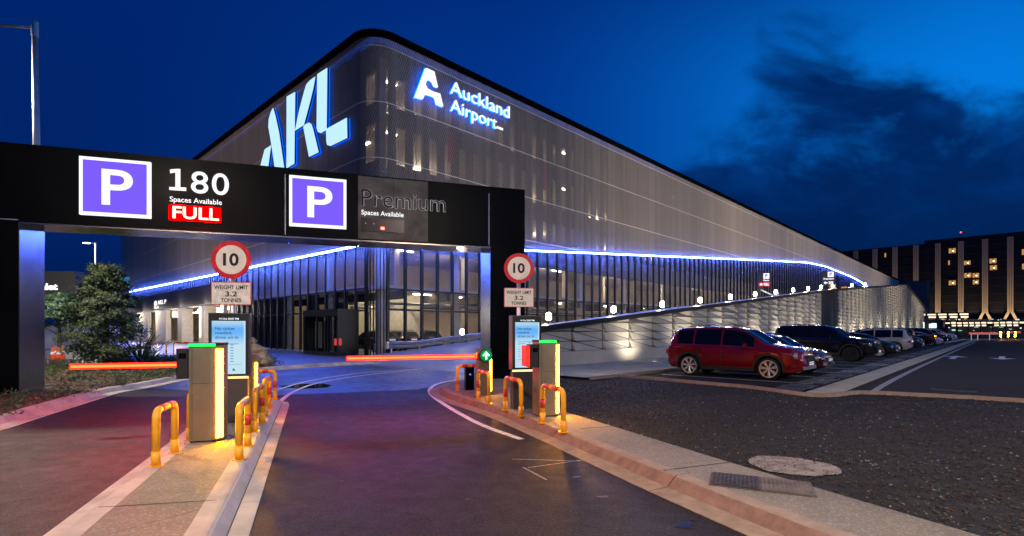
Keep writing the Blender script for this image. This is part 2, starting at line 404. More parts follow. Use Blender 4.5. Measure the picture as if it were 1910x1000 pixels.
# left traffic island
def le(Y): return -3.34-.371*(Y-3.8)
def re(Y): return -2.27-.388*(Y-3.8)
rl = [(re(Y), Y) for Y in (.2, 2, 4, 6, 8, 10, 11.2)]; tip = [(re(11.5)-.05, 11.55), (re(11.7)-.22, 11.78), (le(11.9)+.45, 11.95), (le(11.75)+.2, 11.8), (le(11.5)+.05, 11.55)]
ll = [(le(Y), Y) for Y in (11.2, 10, 8, 6, 4, 2, .2)]
ring = rl+tip+ll
sweep('gutter', ring, [(-.27, .003), (-.27, .010), (-.115, .020)], 'kerb')
sweep('gutter_joint', ring, [(-.1155, .0205), (-.105, .0212)], 'dgrey')
sweep('kerb', ring, [(-.1045, .0), (-.1045, .026), (-.035, .112), (-.02, .122)], 'kfacel')
sweep('kerb', ring, [(-.0195, .1225), (-.005, .130), (.02, .1345), (.145, .1345), (.146, .10)], 'kerb')
sheet('island_pavement', offset_line(ring, .144), .132, 'agg')
# joints sawn across the path
for Y in (4.55, 7.0, 9.3):
    b = MB(); b.box((le(Y)+re(Y))/2, Y-.05, .1345, .92, .012, .003, TG-.12); struct(b.build('expansion_joint', 'blackm'))
# right traffic island / footpath
kr = smooth([(5.6, -3.4), (4.05, 0), (2.42, 3.8), (1.64, 5.57), (.41, 8.74), (-.40, 10.5), (-1.0, 11.5), (-1.55, 12.6), (-1.84, 13.6), (-1.9, 14.6), (-1.7, 15.8), (-1.1, 16.9)], 2)
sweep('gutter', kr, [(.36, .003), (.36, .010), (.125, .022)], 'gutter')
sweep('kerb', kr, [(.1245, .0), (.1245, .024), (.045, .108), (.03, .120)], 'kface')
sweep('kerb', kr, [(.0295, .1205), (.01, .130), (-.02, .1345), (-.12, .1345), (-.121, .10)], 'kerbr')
def kerb_joints(pl, sec, step, start=1.5):
    d = 0; nxt = start
    for a, c_ in zip(pl, pl[1:]):
        L = math.hypot(c_[0]-a[0], c_[1]-a[1])
        while nxt <= d+L:
            k = (nxt-d)/L; p = (a[0]+(c_[0]-a[0])*k, a[1]+(c_[1]-a[1])*k); u_ = ((c_[0]-a[0])/L, (c_[1]-a[1])/L)
            b = MB()
            for o_, z in sec: b.v += [(p[0]-u_[1]*o_-u_[0]*.006, p[1]+u_[0]*o_-u_[1]*.006, z+.002), (p[0]-u_[1]*o_+u_[0]*.006, p[1]+u_[0]*o_+u_[1]*.006, z+.002)]
            b.f = [(2*i, 2*i+1, 2*i+3, 2*i+2) for i in range(len(sec)-1)]; struct(recalc(b.build('expansion_joint', 'blackm'))); nxt += step
        d += L
kerb_joints(kr, [(.36, .011), (.128, .024), (.047, .110), (.01, .131), (-.12, .1355)], 2.7)
pr = [(-1.1, 16.95), (-.3, 17.6), (.35, 17.3), (.55, 13.2), (1.01, 9.54), (2.52, 5.88), (3.46, 3.8), (5.3, 0), (6.8, -3.2)]
sheet('footpath', offset_line(kr, -.119)+pr[1:], .132, 'agg')
for p, q in (((1238, 878), (1367, 862)), ((1083, 800), (1150, 795))):
    a, c_ = G(*p, .13), G(*q, .13); d = math.hypot(c_[0]-a[0], c_[1]-a[1])
    b = MB(); b.box((a[0]+c_[0])/2, (a[1]+c_[1])/2, .1345, d, .014, .003, math.atan2(c_[1]-a[1], c_[0]-a[0])); struct(b.build('expansion_joint', 'blackm'))
# gravel field
M['gravelbase'] = mat('gravel base', (.016, .015, .014), .95, var=.45, vs=6, bump=1.0, bs=38)
kf = smooth(gp((1105, 699), (1230, 710), (1348, 721), (1400, 725), (1476, 736), (1512, 741), (1550, 741), (1590, 735), (1660, 737.5), (1910, 751))+[(14.6, 8.85), (24, 3.0)], 2)
sheet('gravel_bed', [(.30, 17.4), (.55, 13.2), (1.01, 9.54), (2.52, 5.88), (3.46, 3.8), (5.3, 0), (6.8, -3.2), (24, -3)]+kf[::-1]+[(2.6, 19.6), (.5, 19.6)], .02, 'gravelbase')
sweep('kerb', kf, [(.0, .012), (0, .105), (-.14, .105), (-.16, .02), (-.18, .0)], 'kerbr')
# pale apron along the ramp wall
ap = [RW.wld(x, y) for x, y in ((-4.5, -1.0), (-4.5, -4.3), (8, -4.6), (150, -4.6), (150, -.1), (-1, -.1))]
sheet('apron', ap, .10, 'conc')
sweep('kerb', [RW.wld(x, y) for x, y in ((-4.5, -4.3), (8, -4.6), (150, -4.6))], [(-.02, 0), (-.02, .115), (.13, .115)], 'kerbr')
# parking lot
lot = [RW.wld(-4.5, -4.35), RW.wld(150, -4.65), RW.wld(150, -40), RW.wld(100, -70), (60, 12), (24.1, 3.1)]+kf[::-1]
sheet('car_park_surface', lot, .008, 'lot')
lotdir = UDIR
BAY0 = .64; PITCH = 2.67
for k in range(-1, 30):
    x = BAY0-PITCH/2+PITCH*k
    if x < -1.8: continue
    stripe('bay_line', [RW.wld(x, -4.9), RW.wld(x, -9.9)], .10, .013)
stripe('edge_line', [tuple(p) for p in offset_line(kf, .10)], .07, .0135)
# yellowish median strip and the illegible lettering painted in front of the bays
M['median'] = mat('median slab', (.42, .37, .24), .75, var=.2, vs=2, bump=.15)
b = MB()
for k in range(44):
    x = -3.6+k*2.5
    if x > 98: break
    a = [RW.wld(x, -10.35), RW.wld(x+2.47, -10.35), RW.wld(x+2.47, -11.0), RW.wld(x, -11.0)]
    b.prism(a[::-1], .006, .045)
struct(recalc(b.build('median_strip', 'median')))
rr = random.Random(3)
for k in range(-1, 22):
    b = MB(); x0 = BAY0-PITCH/2+PITCH*k+.35
    for q in range(9):
        x = x0+q*.23; w = .05
        kind = rr.randint(0, 3)
        def seg(xa, ya, xb, yb):
            d = Vector((xb-xa, yb-ya)); nn = Vector((-d.y, d.x)).normalized()*w/2
            b.add([(*RW.wld(xa+nn.x, ya+nn.y), .0145+.0001*q), (*RW.wld(xb+nn.x, yb+nn.y), .0145+.0001*q), (*RW.wld(xb-nn.x, yb-nn.y), .0145+.0001*q), (*RW.wld(xa-nn.x, ya-nn.y), .0145+.0001*q)], [(0, 1, 2, 3)])
        seg(x, -9.35, x, -10.15)
        if kind == 0: seg(x+.03, -9.38, x+.14, -9.38); seg(x+.03, -10.12, x+.14, -10.12)
        elif kind == 1: seg(x+.03, -9.75, x+.13, -9.75)
        elif kind == 2: seg(x+.04, -10.12, x+.14, -9.4)
    struct(recalc(b.build('painted_lettering', 'worn' if k % 2 else 'line')))
stripe('edge_line', [RW.wld(x, -11.35-.25*math.exp(-(x+3)/6)) for x in (-3, 0, 3, 6, 10, 16, 30, 50, 80)], .17, .0125, 'worn')
stripe('edge_line', [RW.wld(-3.2, -11.2), RW.wld(-4.3, -12.2)], .3, .0128, 'worn')
# lane arrows
def arrow(x, y, sgn, L=4.6):
    hw = .62
    p = [(-L/2, -.14), (L*.12, -.14), (L*.12, -hw), (L/2, 0), (L*.12, hw), (L*.12, .14), (-L/2, .14)]
    sheet('lane_arrow', [RW.wld(x+sgn*a, y+sgn*c_) for a, c_ in p], .013, 'line')
X, Y = G(1780, 667); lx, ly = RW.loc(X, Y); arrow(lx, ly, 1)
X, Y = G(1869, 668); lx, ly = RW.loc(X, Y); arrow(lx, ly, -1)
# far edge kerb of the lot
fe = [G(1762, 641), G(1800, 634.5), G(1910, 634), G(2100, 634)]
sweep('kerb', fe, [(0, .01), (0, .16), (.5, .16), (.5, 0)], 'conc')
# road markings
stripe('lane_line', smooth(gp((-60, 816), (0, 803), (60, 783), (130, 761), (200, 739), (250, 722), (300, 713), (345, 708), (390, 703))), .10, .006)
stripe('lane_line', smooth(gp((973, 820), (900, 795), (850, 768), (818, 748), (802, 735), (801, 724), (818, 715), (850, 709), (885, 704))), .11, .006)
stripe('lane_line', smooth(gp((512, 762), (521, 750), (545, 731), (588, 714.8), (652, 703.6), (740, 693), (812, 686), (890, 681))), .11, .0085)
stripe('lane_line', smooth(gp((480, 738), (517, 727.6), (560, 714), (607, 705), (684, 694), (799, 687.6))), .10, .0075)
for pp in (((955, 857), (1090, 861)), ((985, 873), (1092, 858)), ((975, 872), (1020, 896))):
    stripe('worn_mark', gp(*pp), .022, .005, 'worn')
# oil stains, puddle, covers
def blob(name, px, py, rx, ry, z, m, kind='structure', seed=1, rag=.25):
    r = random.Random(seed); X, Y = G(px, py, 0); n = 36; ph = [r.uniform(0, 6.28) for _ in range(4)]
    pts = []; n = 110
    for i in range(n):
        a = 2*math.pi*i/n; k = 1+rag*(r.uniform(-.22, .22)+.5*math.sin(2*a+ph[0])+.3*math.sin(3*a+ph[1])+.25*math.sin(7*a+ph[2])+.15*math.sin(11*a+ph[3]))
        pts.append((X+rx*k*math.cos(a), Y+ry*k*math.sin(a)))
    return sheet(name, pts, z, m, kind)
M['oil'] = mat('oil stain', (.012, .012, .012), .3)
for i, (px, py, s_) in enumerate(((1275, 980, .055), (1125, 927, .03), (1075, 890, .03), (1296, 970, .02))): blob('oil_stain', px, py, s_*1.6, s_, .0045, 'oil', seed=i, rag=.5)
M['water'] = mat('still water', (.01, .012, .015), .03, spec=.9)
blob('puddle', 572, 720.5, .80, .62, .0065, 'water', seed=5, rag=.22)
M['spill'] = mat('dried cement spill', (.20, .175, .145), .85, var=.45, vs=9, bump=.5)
blob('cement_spill', 1478, 873, .47, .46, .033, 'spill', seed=9, rag=.10)

# fallen leaves and grit on the lanes and footpath
rr = random.Random(21); lm = [mat('dry leaf', (.20, .10, .03), .8), mat('dark leaf', (.06, .035, .02), .8)]
for k in range(26):
    if k % 3 == 0: px, py, z = rr.uniform(1080, 1500), 0, .136; py = 800+(px-1060)*.30+rr.uniform(-8, 18)
    elif k % 3 == 1: px, py, z = rr.uniform(0, 260), 0, .010; py = 800+(260-px)*.02+rr.uniform(-30, 40)
    else: px, py, z = rr.uniform(540, 980), rr.uniform(760, 985), .006
    X, Y = G(px, py, z); a = rr.uniform(0, 6.28); s_ = rr.uniform(.012, .030); c_, s2 = math.cos(a)*s_, math.sin(a)*s_
    b = MB(); b.add([(X-c_, Y-s2, z), (X+s2*.5, Y-c_*.5, z+.006), (X+c_, Y+s2, z+.001), (X-s2*.5, Y+c_*.5, z+.007)], [(0, 1, 2, 3)])
    o = b.build('ground_litter', lm[k % 2]); o['kind'] = 'stuff'
    if k == 0: lit = o
    else:
        me = lit.data; n0 = len(me.vertices)
        vs = [tuple(v.co) for v in me.vertices]+[tuple(v.co) for v in o.data.vertices]; fs = [tuple(p.vertices) for p in me.polygons]+[tuple(n0+i for i in p.vertices) for p in o.data.polygons]
        nm = bpy.data.meshes.new('ground_litter'); nm.from_pydata(vs, [], fs); nm.materials.append(lm[0]); lit.data = nm; bpy.data.objects.remove(o)
tag(lit, 'scattered dry leaves on the lanes and the right footpath', 'leaf litter', kind='stuff')

# gravel: loose stones
def stones(name, n, sampler, z, smin, smax, cols, base=None, patch=None):
    octv = np.array([[1, 0, 0], [-1, 0, 0], [0, 1, 0], [0, -1, 0], [0, 0, 1], [0, 0, -1]], float)
    octf = np.array([[0, 2, 4], [2, 1, 4], [1, 3, 4], [3, 0, 4], [2, 0, 5], [1, 2, 5], [3, 1, 5], [0, 3, 5]])
    P = sampler(n); n = len(P); s = rng.uniform(smin, smax, n)**1.0
    a = rng.uniform(0, 6.28, n); ti = rng.uniform(-.6, .6, n)
    v = octv[None]*rng.uniform(.55, 1.15, (n, 6, 1))*np.stack([s, s*rng.uniform(.6, 1, n), s*rng.uniform(.4, .75, n)], 1)[:, None]
    x = v[..., 0]*np.cos(a)[:, None]-v[..., 1]*np.sin(a)[:, None]; y = v[..., 0]*np.sin(a)[:, None]+v[..., 1]*np.cos(a)[:, None]
    zz = v[..., 2]+x*np.sin(ti)[:, None]*.6
    V = np.stack([x+P[:, 0:1], y+P[:, 1:2], zz+z+s[:, None]*.25], -1).reshape(-1, 3)
    F = (octf[None]+(np.arange(n)*6)[:, None, None]).reshape(-1, 3)
    me = bpy.data.meshes.new(name); me.from_pydata(V.tolist(), [], F.tolist())
    for c_ in cols: me.materials.append(c_)
    ix = rng.choice(len(cols), n, p=base)
    if patch is not None: k_ = rng.random(n) < patch(P[:, 0], P[:, 1]); ix[k_] = rng.choice(len(cols), int(k_.sum()), p=[.62, .08, .02, .28]) 
    me.polygons.foreach_set('material_index', np.repeat(ix, 8).astype(np.int32))
    o = bpy.data.objects.new(name, me); COL.objects.link(o); return o
def gravel_pts(n):
    # more stones near the viewer, thinning with distance
    Y = 2.6+14.5*rng.random(n)**1.5; X = rng.uniform(.3, 15.5, n)
    left = np.interp(Y, [0, 3.8, 5.88, 9.54, 13.2, 17.4], [5.3, 3.46, 2.52, 1.01, .55, .30])+.02
    kx = [p[0] for p in kf]; ky = [p[1] for p in kf]
    lim = np.interp(X, kx, ky)-.19
    keep = (X > left) & (Y < lim)
    return np.stack([X[keep], Y[keep]], 1)
gs = [mat('stone dark', (.018, .019, .018), .85), mat('stone grey', (.055, .058, .053), .85), mat('stone pale', (.19, .18, .15), .85), mat('stone brown', (.06, .032, .017), .85)]
o = stones('gravel', 62000, gravel_pts, .022, .010, .026, gs, [.52, .38, .05, .05], lambda x, y: np.clip(.5+.9*np.sin(x*1.1+y*.7+1)*np.cos(y*1.3-x*.5)+.5*(x < 3.2), 0, .95))
tag(o, 'dark loose gravel filling the ground between the footpath and the car park', 'gravel', kind='stuff')

# low green ground cover and bark in the left bed
def leafmesh(name, C, size, m, parent=None, nrm=None, flat=.0, asp=.45):
    n = len(C); d = rng.normal(size=(n, 3)) if nrm is None else nrm+rng.normal(size=(n, 3))*.55
    d /= np.linalg.norm(d, axis=1)[:, None]+1e-9
    up = rng.normal(size=(n, 3)); a = np.cross(d, up); a /= np.linalg.norm(a, axis=1)[:, None]+1e-9; b_ = np.cross(d, a)
    s = (size*rng.uniform(.6, 1.3, n))[:, None]
    V = np.stack([C-a*s*.5, C+b_*s*asp*.5+d*s*.08, C+a*s*.5, C-b_*s*asp*.5+d*s*.08], 1).reshape(-1, 3)
    F = np.arange(n*4).reshape(-1, 4)
    me = bpy.data.meshes.new(name); me.from_pydata(V.tolist(), [], F.tolist())
    ms = m if isinstance(m, list) else [m]
    for q in ms: me.materials.append(q)
    me.polygons.foreach_set('material_index', rng.integers(0, len(ms), n).astype(np.int32))
    o = bpy.data.objects.new(name, me); COL.objects.link(o)
    if parent: o.parent = parent
    return o
def leafmat(name, c): 
    m_ = mat(name, c, .5, spec=.4); return m_
LG = [leafmat('leaf dark green', (.026, .050, .016)), leafmat('leaf mid green', (.048, .085, .024)), leafmat('leaf olive', (.085, .105, .036)), leafmat('leaf deep', (.02, .045, .018))]
def inpoly(x, y, poly):
    ins = np.zeros(len(x), bool); j = len(poly)-1
    for i in range(len(poly)):
        xi, yi = poly[i]; xj, yj = poly[j]
        c_ = ((yi > y) != (yj > y)) & (x < (xj-xi)*(y-yi)/(yj-yi+1e-12)+xi); ins ^= c_; j = i
    return ins
n = 2600; x = rng.uniform(-26, -7, n); y = rng.uniform(9, 25, n); k = inpoly(x, y, offset_line(bedpoly, -.2)); x, y = x[k], y[k]
k = np.sin(x*1.3+1)*np.cos(y*.9)+rng.normal(size=len(x))*.5 > -.05; x, y = x[k], y[k]
m_ = 26; C = np.repeat(np.stack([x, y, np.full(len(x), .14)], 1), m_, 0); C[:, :2] += rng.normal(size=(len(C), 2))*.12; C[:, 2] += rng.random(len(C))**1.5*.17
tag(leafmesh('ground_cover', C, .085, [LG[1], LG[2], LG[0]]), 'low leafy ground cover growing through the bark of the left bed', 'ground cover', kind='stuff')
def bed_pts(n):
    x = rng.uniform(-22, -6, n); y = rng.uniform(6, 23.5, n); k = inpoly(x, y, bedpoly); return np.stack([x[k], y[k]], 1)
o = stones('bark_chips', 26000, bed_pts, .112, .015, .045, [mat('bark red brown', (.12, .06, .03), .9), mat('bark dark', (.05, .032, .02), .9), mat('bark pale', (.24, .17, .10), .9)], [.5, .38, .12])
tag(o, 'brown bark chips spread over the left planting bed', 'bark mulch', kind='stuff')

# ================================================================ GANTRY
g = thing('entry_gantry', 'long black portal beam on two legs spanning both entry lanes', 'gantry', (*GA.o, 0), TG)
x_r, _ = GA.fp(915, 600); x_e, _ = GA.fp(979, 600); Z0, Z1 = 4.22, 6.12; DP = 1.15
b = MB(); b.bx(-1.15, x_e, .0, DP, Z0+.03, Z1); b.build('beam', 'black', g)
b = MB(); b.bx(-1.15, 0, .004, DP-.004, 0, Z0+.028); b.build('leg', 'black', g)
b = MB(); b.bx(x_r, x_e-.002, .004, DP-.004, 0, Z0+.028); b.build('leg', 'black', g)
b = MB(); b.bx(.0, .012, .02, DP-.02, .12, Z0); b.build('leg_lining', 'steel', g)
b = MB(); b.bx(x_r-.012, x_r, .02, DP-.02, .12, Z0); b.build('leg_lining', 'steel', g)
b = MB()
for k in range(6):
    xa = .02+k*(x_r-.04)/6; b.bx(xa+.006, xa+(x_r-.04)/6-.006, .03, DP-.03, Z0-.012, Z0+.026)
b.build('soffit_panel', 'soffit', g)
for px, z0, z1 in ((532, Z0+.06, 5.95), (912, Z0+.06, 5.9)):
    x, _ = GA.fp(px, 380); b = MB(); b.bx(x-.011, x+.011, -.006, .0, z0, z1); b.build('panel_joint', 'galv', g)
b = MB(); b.bx(-1.15, 0, -.004, .0, 4.28, 4.30); b.build('panel_joint', 'galv', g)
# metallic panel behind Premium
(xa, _), (xb, _) = GA.fp(668, 400), GA.fp(798, 400)
b = MB(); xm = (xa+xb)/2; b.bx(xa, xm-.004, -.010, .0, Z0+.06, Z1-.04); b.bx(xm+.004, xb, -.010, .0, Z0+.06, Z1-.04); b.build('front_panel', 'ppanel', g)
AX, UP = (1, 0, 0), (0, 0, 1)
def psign(pl, pr_, pt, pb, lab):
    (x0, z1), (x1, _) = GA.fp(pl, pt), GA.fp(pr_, pt); _, z0 = GA.fp(pl, pb)
    w = x1-x0; h = z1-z0; f = w*.052
    b = MB(); b.bx(x0, x1, -.10, -.012, z0, z1); p = b.build('parking_sign', 'white_e', g); p['label'] = lab
    b = MB(); b.bx(x0+f, x1-f, -.106, -.1005, z0+f, z1-f); b.build('sign_face', 'purple_e', p)
    text('letter', 'P', 'white_e', p, (0, -.1065, 0), AX, UP, x0+w*.31, x0+w*.75, z0+h*.19, z0+h*.81, .006, .012)
psign(151, 283, 293, 401, 'lit violet square sign with a large white P, the left one'); psign(540, 646, 328, 422, 'lit violet square sign with a large white P, the right one')
def gtext(name, body, m, px0, px1, pt, pb, depth=.03, bold=0, off=.0, space=1.0, par=None):
    (x0, z1), (x1, _) = GA.fp(px0, pt), GA.fp(px1, pt); _, z0 = GA.fp(px0, pb)
    return text(name, body, m, par or g, (0, -.002-off, 0), AX, UP, x0, x1, z0, z1, depth, bold, space)
gtext('number_display', '80', 'white_e', 357, 427, 319.5, 360, .04, .004, space=1.10)
b = MB()
for pts in (((316.5, 349.5), (347.5, 350.5), (347.5, 356.5), (316.5, 354.5)), ((328, 316), (336.5, 316), (336.5, 350.4), (328, 349.8)), ((318, 317), (328.2, 316), (328.2, 321.5), (318, 323.5))):
    q = [GA.fp(*p) for p in pts]; b.extr([(x, -.042, z) for x, z in q], (0, .04, 0))
recalc(b.build('number_display', 'white_e', g))
gtext('caption', 'Spaces Available', 'white_e', 317, 414, 366.5, 379, .02, .004)
(x0, z1), (x1, _) = GA.fp(315, 381), GA.fp(413, 381); _, z0 = GA.fp(315, 411)
M['redback'] = mat('red display face', (.12, .0, .0), .9, em=(1, .0, .0), es=.75, spec=0)
b = MB(); b.bx(x0, x1, -.03, -.001, z0, z1); fu = b.build('full_display', 'redback', g)
gtext('letters', 'FULL', 'full_e', 323, 409, 385, 407.5, .02, .012, .031, par=fu)
gtext('lettering', 'Premium', 'galv', 673.5, 831, 352.5, 385, .030, .012, .011)
gtext('lettering', 'Premium', 'blackm', 673.8, 830.6, 352.9, 384.5, .006, -.006, .042)
gtext('caption', 'Spaces Available', 'white_e', 674, 752.5, 391.5, 403, .02, .004, .010)
(x0, z1), (x1, _) = GA.fp(673, 406), GA.fp(754, 406); _, z0 = GA.fp(673, 431)
M['maroon'] = mat('unlit display face', (.035, .008, .008), .25)
b = MB(); b.bx(x0, x1, -.04, -.011, z0, z1); d_ = b.build('counter_display', 'maroon', g)
xd, zd = GA.fp(713.5, 426.5); b = MB(); b.bx(xd-.05, xd+.05, -.055, -.041, zd-.035, zd+.035); b.build('indicator_dot', emit('red dot', (12, .9, .6), 1), d_)
for px_, py_ in ((682, 417), (697, 418)):
    xd, zd = GA.fp(px_, py_); b = MB(); b.bx(xd-.008, xd+.008, -.046, -.041, zd-.008, zd+.008); b.build('indicator_dot', 'white_e', d_)
# downlight under the beam
xl, _ = GA.fp(862, 458); b = MB(); b.disc((xl, .30, Z0-.014), (0, 0, -1), .09, .02, 20); b.build('downlight', 'lamp_e', g)

# ================================================================ ISLAND FURNITURE
def hoop(p, q, label, red='legs', h=.62, r=.040):
    """hoop barrier from ground point p to q"""
    z = .132; P, Q = Vector((*p, z)), Vector((*q, z)); d = (Q-P); L = d.length; a = math.atan2(d.y, d.x)
    t_ = thing('hoop_barrier', label, 'hoop barrier', P, a, 'yellow hoop barriers guarding the ticket islands')
    c = .10; path = [(0, 0, .0), (0, 0, h-c)]+[(c-c*math.cos(k*math.pi/10), 0, h-c+c*math.sin(k*math.pi/10)) for k in range(1, 6)]+[(L-c+c*math.sin(k*math.pi/10), 0, h-c+c*math.cos(k*math.pi/10)) for k in range(0, 6)]+[(L, 0, 0)]
    MB().tube(path, r, 14).build('rail', 'yellow', t_, True)
    for x in (0, L):
        b = MB(); b.tube([(x, 0, 0), (x, 0, .17)], r*1.16, 14); b.build('sleeve', 'yellow', t_, True)
        b = MB(); b.disc((x, 0, -.001), (0, 0, 1), r*1.85, .014, 20); b.build('base_flange', 'yellow', t_)
    bands = {'top': [((.12, 0, h), (.27, 0, h)), ((L-.27, 0, h), (L-.12, 0, h))], 'legs': [((L, 0, .28), (L, 0, .42)), ((.13, 0, h), (.22, 0, h))],
             'all': [((.12, 0, h), (L*.42, 0, h)), ((L*.6, 0, h), (L-.13, 0, h)), ((L, 0, .25), (L, 0, .40))]}[red]
    for u_, v_ in bands: MB().tube([u_, v_], r*1.06, 14).build('reflective_band', 'redband', t_, True)
    return t_
hp = lambda x, y: G(x, y, .132)
hoop(hp(291, 870), hp(326, 845), 'yellow hoop nearest the camera on the left island, beside the red lit lane', 'top')
hoop(hp(446, 858), hp(462, 832), 'yellow hoop beside the right corner of the left pay column', 'legs')
hoop(hp(475, 806), hp(488.5, 789), 'yellow hoop second from the front on the right kerb of the left island', 'legs')
hoop(hp(494, 776), hp(502, 763), 'narrow looking yellow hoop third along the right kerb of the left island', 'legs')
P5 = hp(513, 744); hoop((P5[0]-.62*GDIR[0], P5[1]-.62*GDIR[1]), P5, 'red banded yellow hoop set across the far tip of the left island', 'all')
hoop(hp(354, 821), hp(373, 803), 'yellow hoop mostly hidden behind the left edge of the left pay column', 'legs')
hoop(hp(1051, 806), hp(1012, 789), 'yellow hoop in front of the right pay column with a red and white top', 'all')
hoop(hp(972, 776), hp(943, 765), 'yellow hoop in front of the right display pillar', 'all')
hoop(hp(912, 753), hp(892, 744), 'yellow hoop in front of the green arrow barrier machine', 'all')
P9 = hp(853, 729); hoop(P9, (P9[0]+.62*GDIR[0], P9[1]+.62*GDIR[1]), 'yellow hoop across the far tip of the right island', 'all')

def pay_column(px, py, label, left=True):
    x, y = G(px, py, .132); z = .132
    t_ = thing('pay_column', label, 'pay station', (x, y, z), TG, 'metal ticket columns on the entry islands')
    H = 1.31; w, d = .40, .34
    b = MB(); b.prism([(-w/2, 0), (w/2-.07, 0), (w/2, .07), (w/2, d), (-w/2, d)], .03, H); b.build('casing', 'alu', t_)
    b = MB(); b.prism([(-w/2+.01, .012), (w/2-.06, .012), (w/2-.008, .08), (w/2-.008, d-.01), (-w/2+.01, d-.01)], 0, .03); b.build('plinth', 'blackm', t_)
    b = MB(); b.box(0, d/2, -.005+.006, w+.12, d+.12, .012); b.build('base_plate', 'galv', t_)
    b = MB(); b.extr([(w/2-.072, -.008, .06), (w/2-.004, .060, .06), (w/2-.004, .060, H-.05), (w/2-.072, -.008, H-.05)], (-.006, .006, 0)); b.build('light_strip', 'strip_e', t_)
    b = MB(); b.prism([(-w/2-.006, -.006), (w/2-.075, -.006), (w/2+.006, .075), (w/2+.006, d+.006), (-w/2-.006, d+.006)], H+.001, H+.035); cap = b.build('cap', 'blackm', t_)
    b = MB(); b.bx(-w/2-.004, w/2-.085, -.020, -.007, H-.006, H+.024); b.build('green_light_bar', 'green_e', t_)
    b = MB(); b.box(-w/2-.075+.0, .13, H-.24, .15, .26, .40, bev=.02); hd = b.build('reader_head', 'blackm', t_)
    b = MB(); b.bx(-w/2-.12, -w/2-.03, -.004, -.001, H-.17, H-.10); b.build('reader_window', 'glassd', hd)
    b = MB(); b.bx(-w/2+.035, -w/2+.039, -.003, .0, .05, H-.02); b.bx(-w/2+.04, w/2-.08, -.003, .0, .80, .804); b.build('casing_seam', 'blackm', t_)
    b = MB()
    for xx, yy in ((-w/2-.035, -.035), (w/2+.035, -.035), (-w/2-.035, d+.03), (w/2+.035, d+.03)): b.tube([(xx, yy, .0), (xx, yy, .028)], .012, 6)
    b.build('anchor_bolts', 'galv', t_)
    b = MB(); b.disc((-w/2+.10, -.001, .62), (0, -1, 0), .012, .004, 16); b.build('lock', 'chrome', t_)
    if not left:
        b = MB(); b.box(-w/2-.19, .17, H-.24, .08, .24, .36, bev=.015); b.build('reader_side', mat('red lit reader', (.35, .02, .02), .3, em=(1, .04, .03), es=.8), t_)
    return t_
pay_column(384, 826, 'tall champagne metal pay column with a glowing yellow edge on the left island')
pay_column(1026, 778, 'pay column with red lit reader and glowing yellow edge on the right island', False)

def display(px, py, label, seed):
    x, y = G(px, py, .132)
    t_ = thing('information_display', label, 'information screen', (x, y, .132), TG, 'digital display pillars behind the pay columns')
    w, d, H = .60, .22, 1.80
    b = MB(); b.box(0, d/2, .36, w-.06, d-.05, .72); b.build('pedestal', 'kiosk', t_)
    b = MB(); b.box(0, d/2, (.76+H)/2, w, d, H-.76, bev=.015); hs = b.build('housing', 'kiosk', t_)
    b = MB(); b.bx(-w/2+.012, w/2-.012, -.012, -.001, .78, H-.015); b.build('bezel', 'blackm', t_)
    b = MB(); b.bx(-w/2+.02, w/2-.02, .02, .06, .722, .758); b.build('light_strip', emit('soft amber strip', (2.2, 1.25, .5), 1), t_)
    m_ = bpy.data.materials.new('screen picture'); m_.use_nodes = True; n = NT(m_.node_tree); bb = n.n['Principled BSDF']
    sp = n.new('ShaderNodeSeparateXYZ'); n.l.new(n.new('ShaderNodeTexCoord').outputs['Generated'], sp.inputs[0])
    c_ = n.mix(n.ramp(sp.outputs[2], .50, .80), (.50, .74, .88), (.10, .42, .88)); c_ = n.mix(n.ramp(sp.outputs[2], .84, 1.0), c_, (.40, .66, .82)); c_ = n.mix(n.ramp(sp.outputs[0], .92, 1.0), c_, (.6, .8, .9))
    n.l.new(c_, bb.inputs['Emission Color']); bb.inputs['Emission Strength'].default_value = 1.0; bb.inputs['Base Color'].default_value = (.02, .02, .02, 1)
    x0, x1, z0, z1 = -w/2+.055, w/2-.055, .80, H-.13
    b = MB(); b.bx(x0, x1, -.016, -.0125, z0, z1); sc = b.build('screen', m_, t_)
    O = (0, -.0165, 0); ink = 'ink'; W_ = x1-x0
    tk = dict(parent=sc, org=O, ax=AX, up=UP, depth=.001)
    text('clock_text', '14 Oct 20:07 PM', 'white_e', x0=x0+W_*.22, x1=x0+W_*.80, y0=z1+.02, y1=z1+.05, bold=.02, **tk)
    for s_, q0, q1, a in (('No ticket', .10, .68, .80), ('needed,', .10, .60, .715), ('drive on in', .10, .78, .635)):
        text('message', s_, mat('navy ink', (.01, .02, .10), .5), x0=x0+W_*q0, x1=x0+W_*q1, y0=z0+(z1-z0)*(a+.03), y1=z0+(z1-z0)*(a+.085), bold=.005, **tk)
    b = MB()
    for k in range(7): b.bx(x0+W_*.55, x0+W_*.64, -.018, -.0165, z0+.20+k*.045, z0+.212+k*.045)
    for k in range(6): b.bx(x0+W_*.12, x0+W_*.2, -.018, -.0165, z0+.21+k*.045, z0+.218+k*.045)
    b.bx(x0+W_*.1, x0+W_*.88, -.018, -.0165, z0+.155, z0+.159); b.bx(x0+W_*.1, x0+W_*.8, -.018, -.0165, z0+.49, z0+.498); b.bx(x0+W_*.1, x0+W_*.42, -.018, -.0165, z0+.455, z0+.463)
    b.build('screen_text_lines', mat('faint screen ink', (.10, .22, .35), .5), sc)
    text('screen_logo', 'A', mat('navy ink', (.01, .02, .10), .5), x0=x0+W_*.60, x1=x0+W_*.70, y0=z0+.05, y1=z0+.095, bold=.05, **tk)
    return t_
display(427, 789, 'black framed lit screen pillar behind the left pay column, reading No ticket needed', 1)
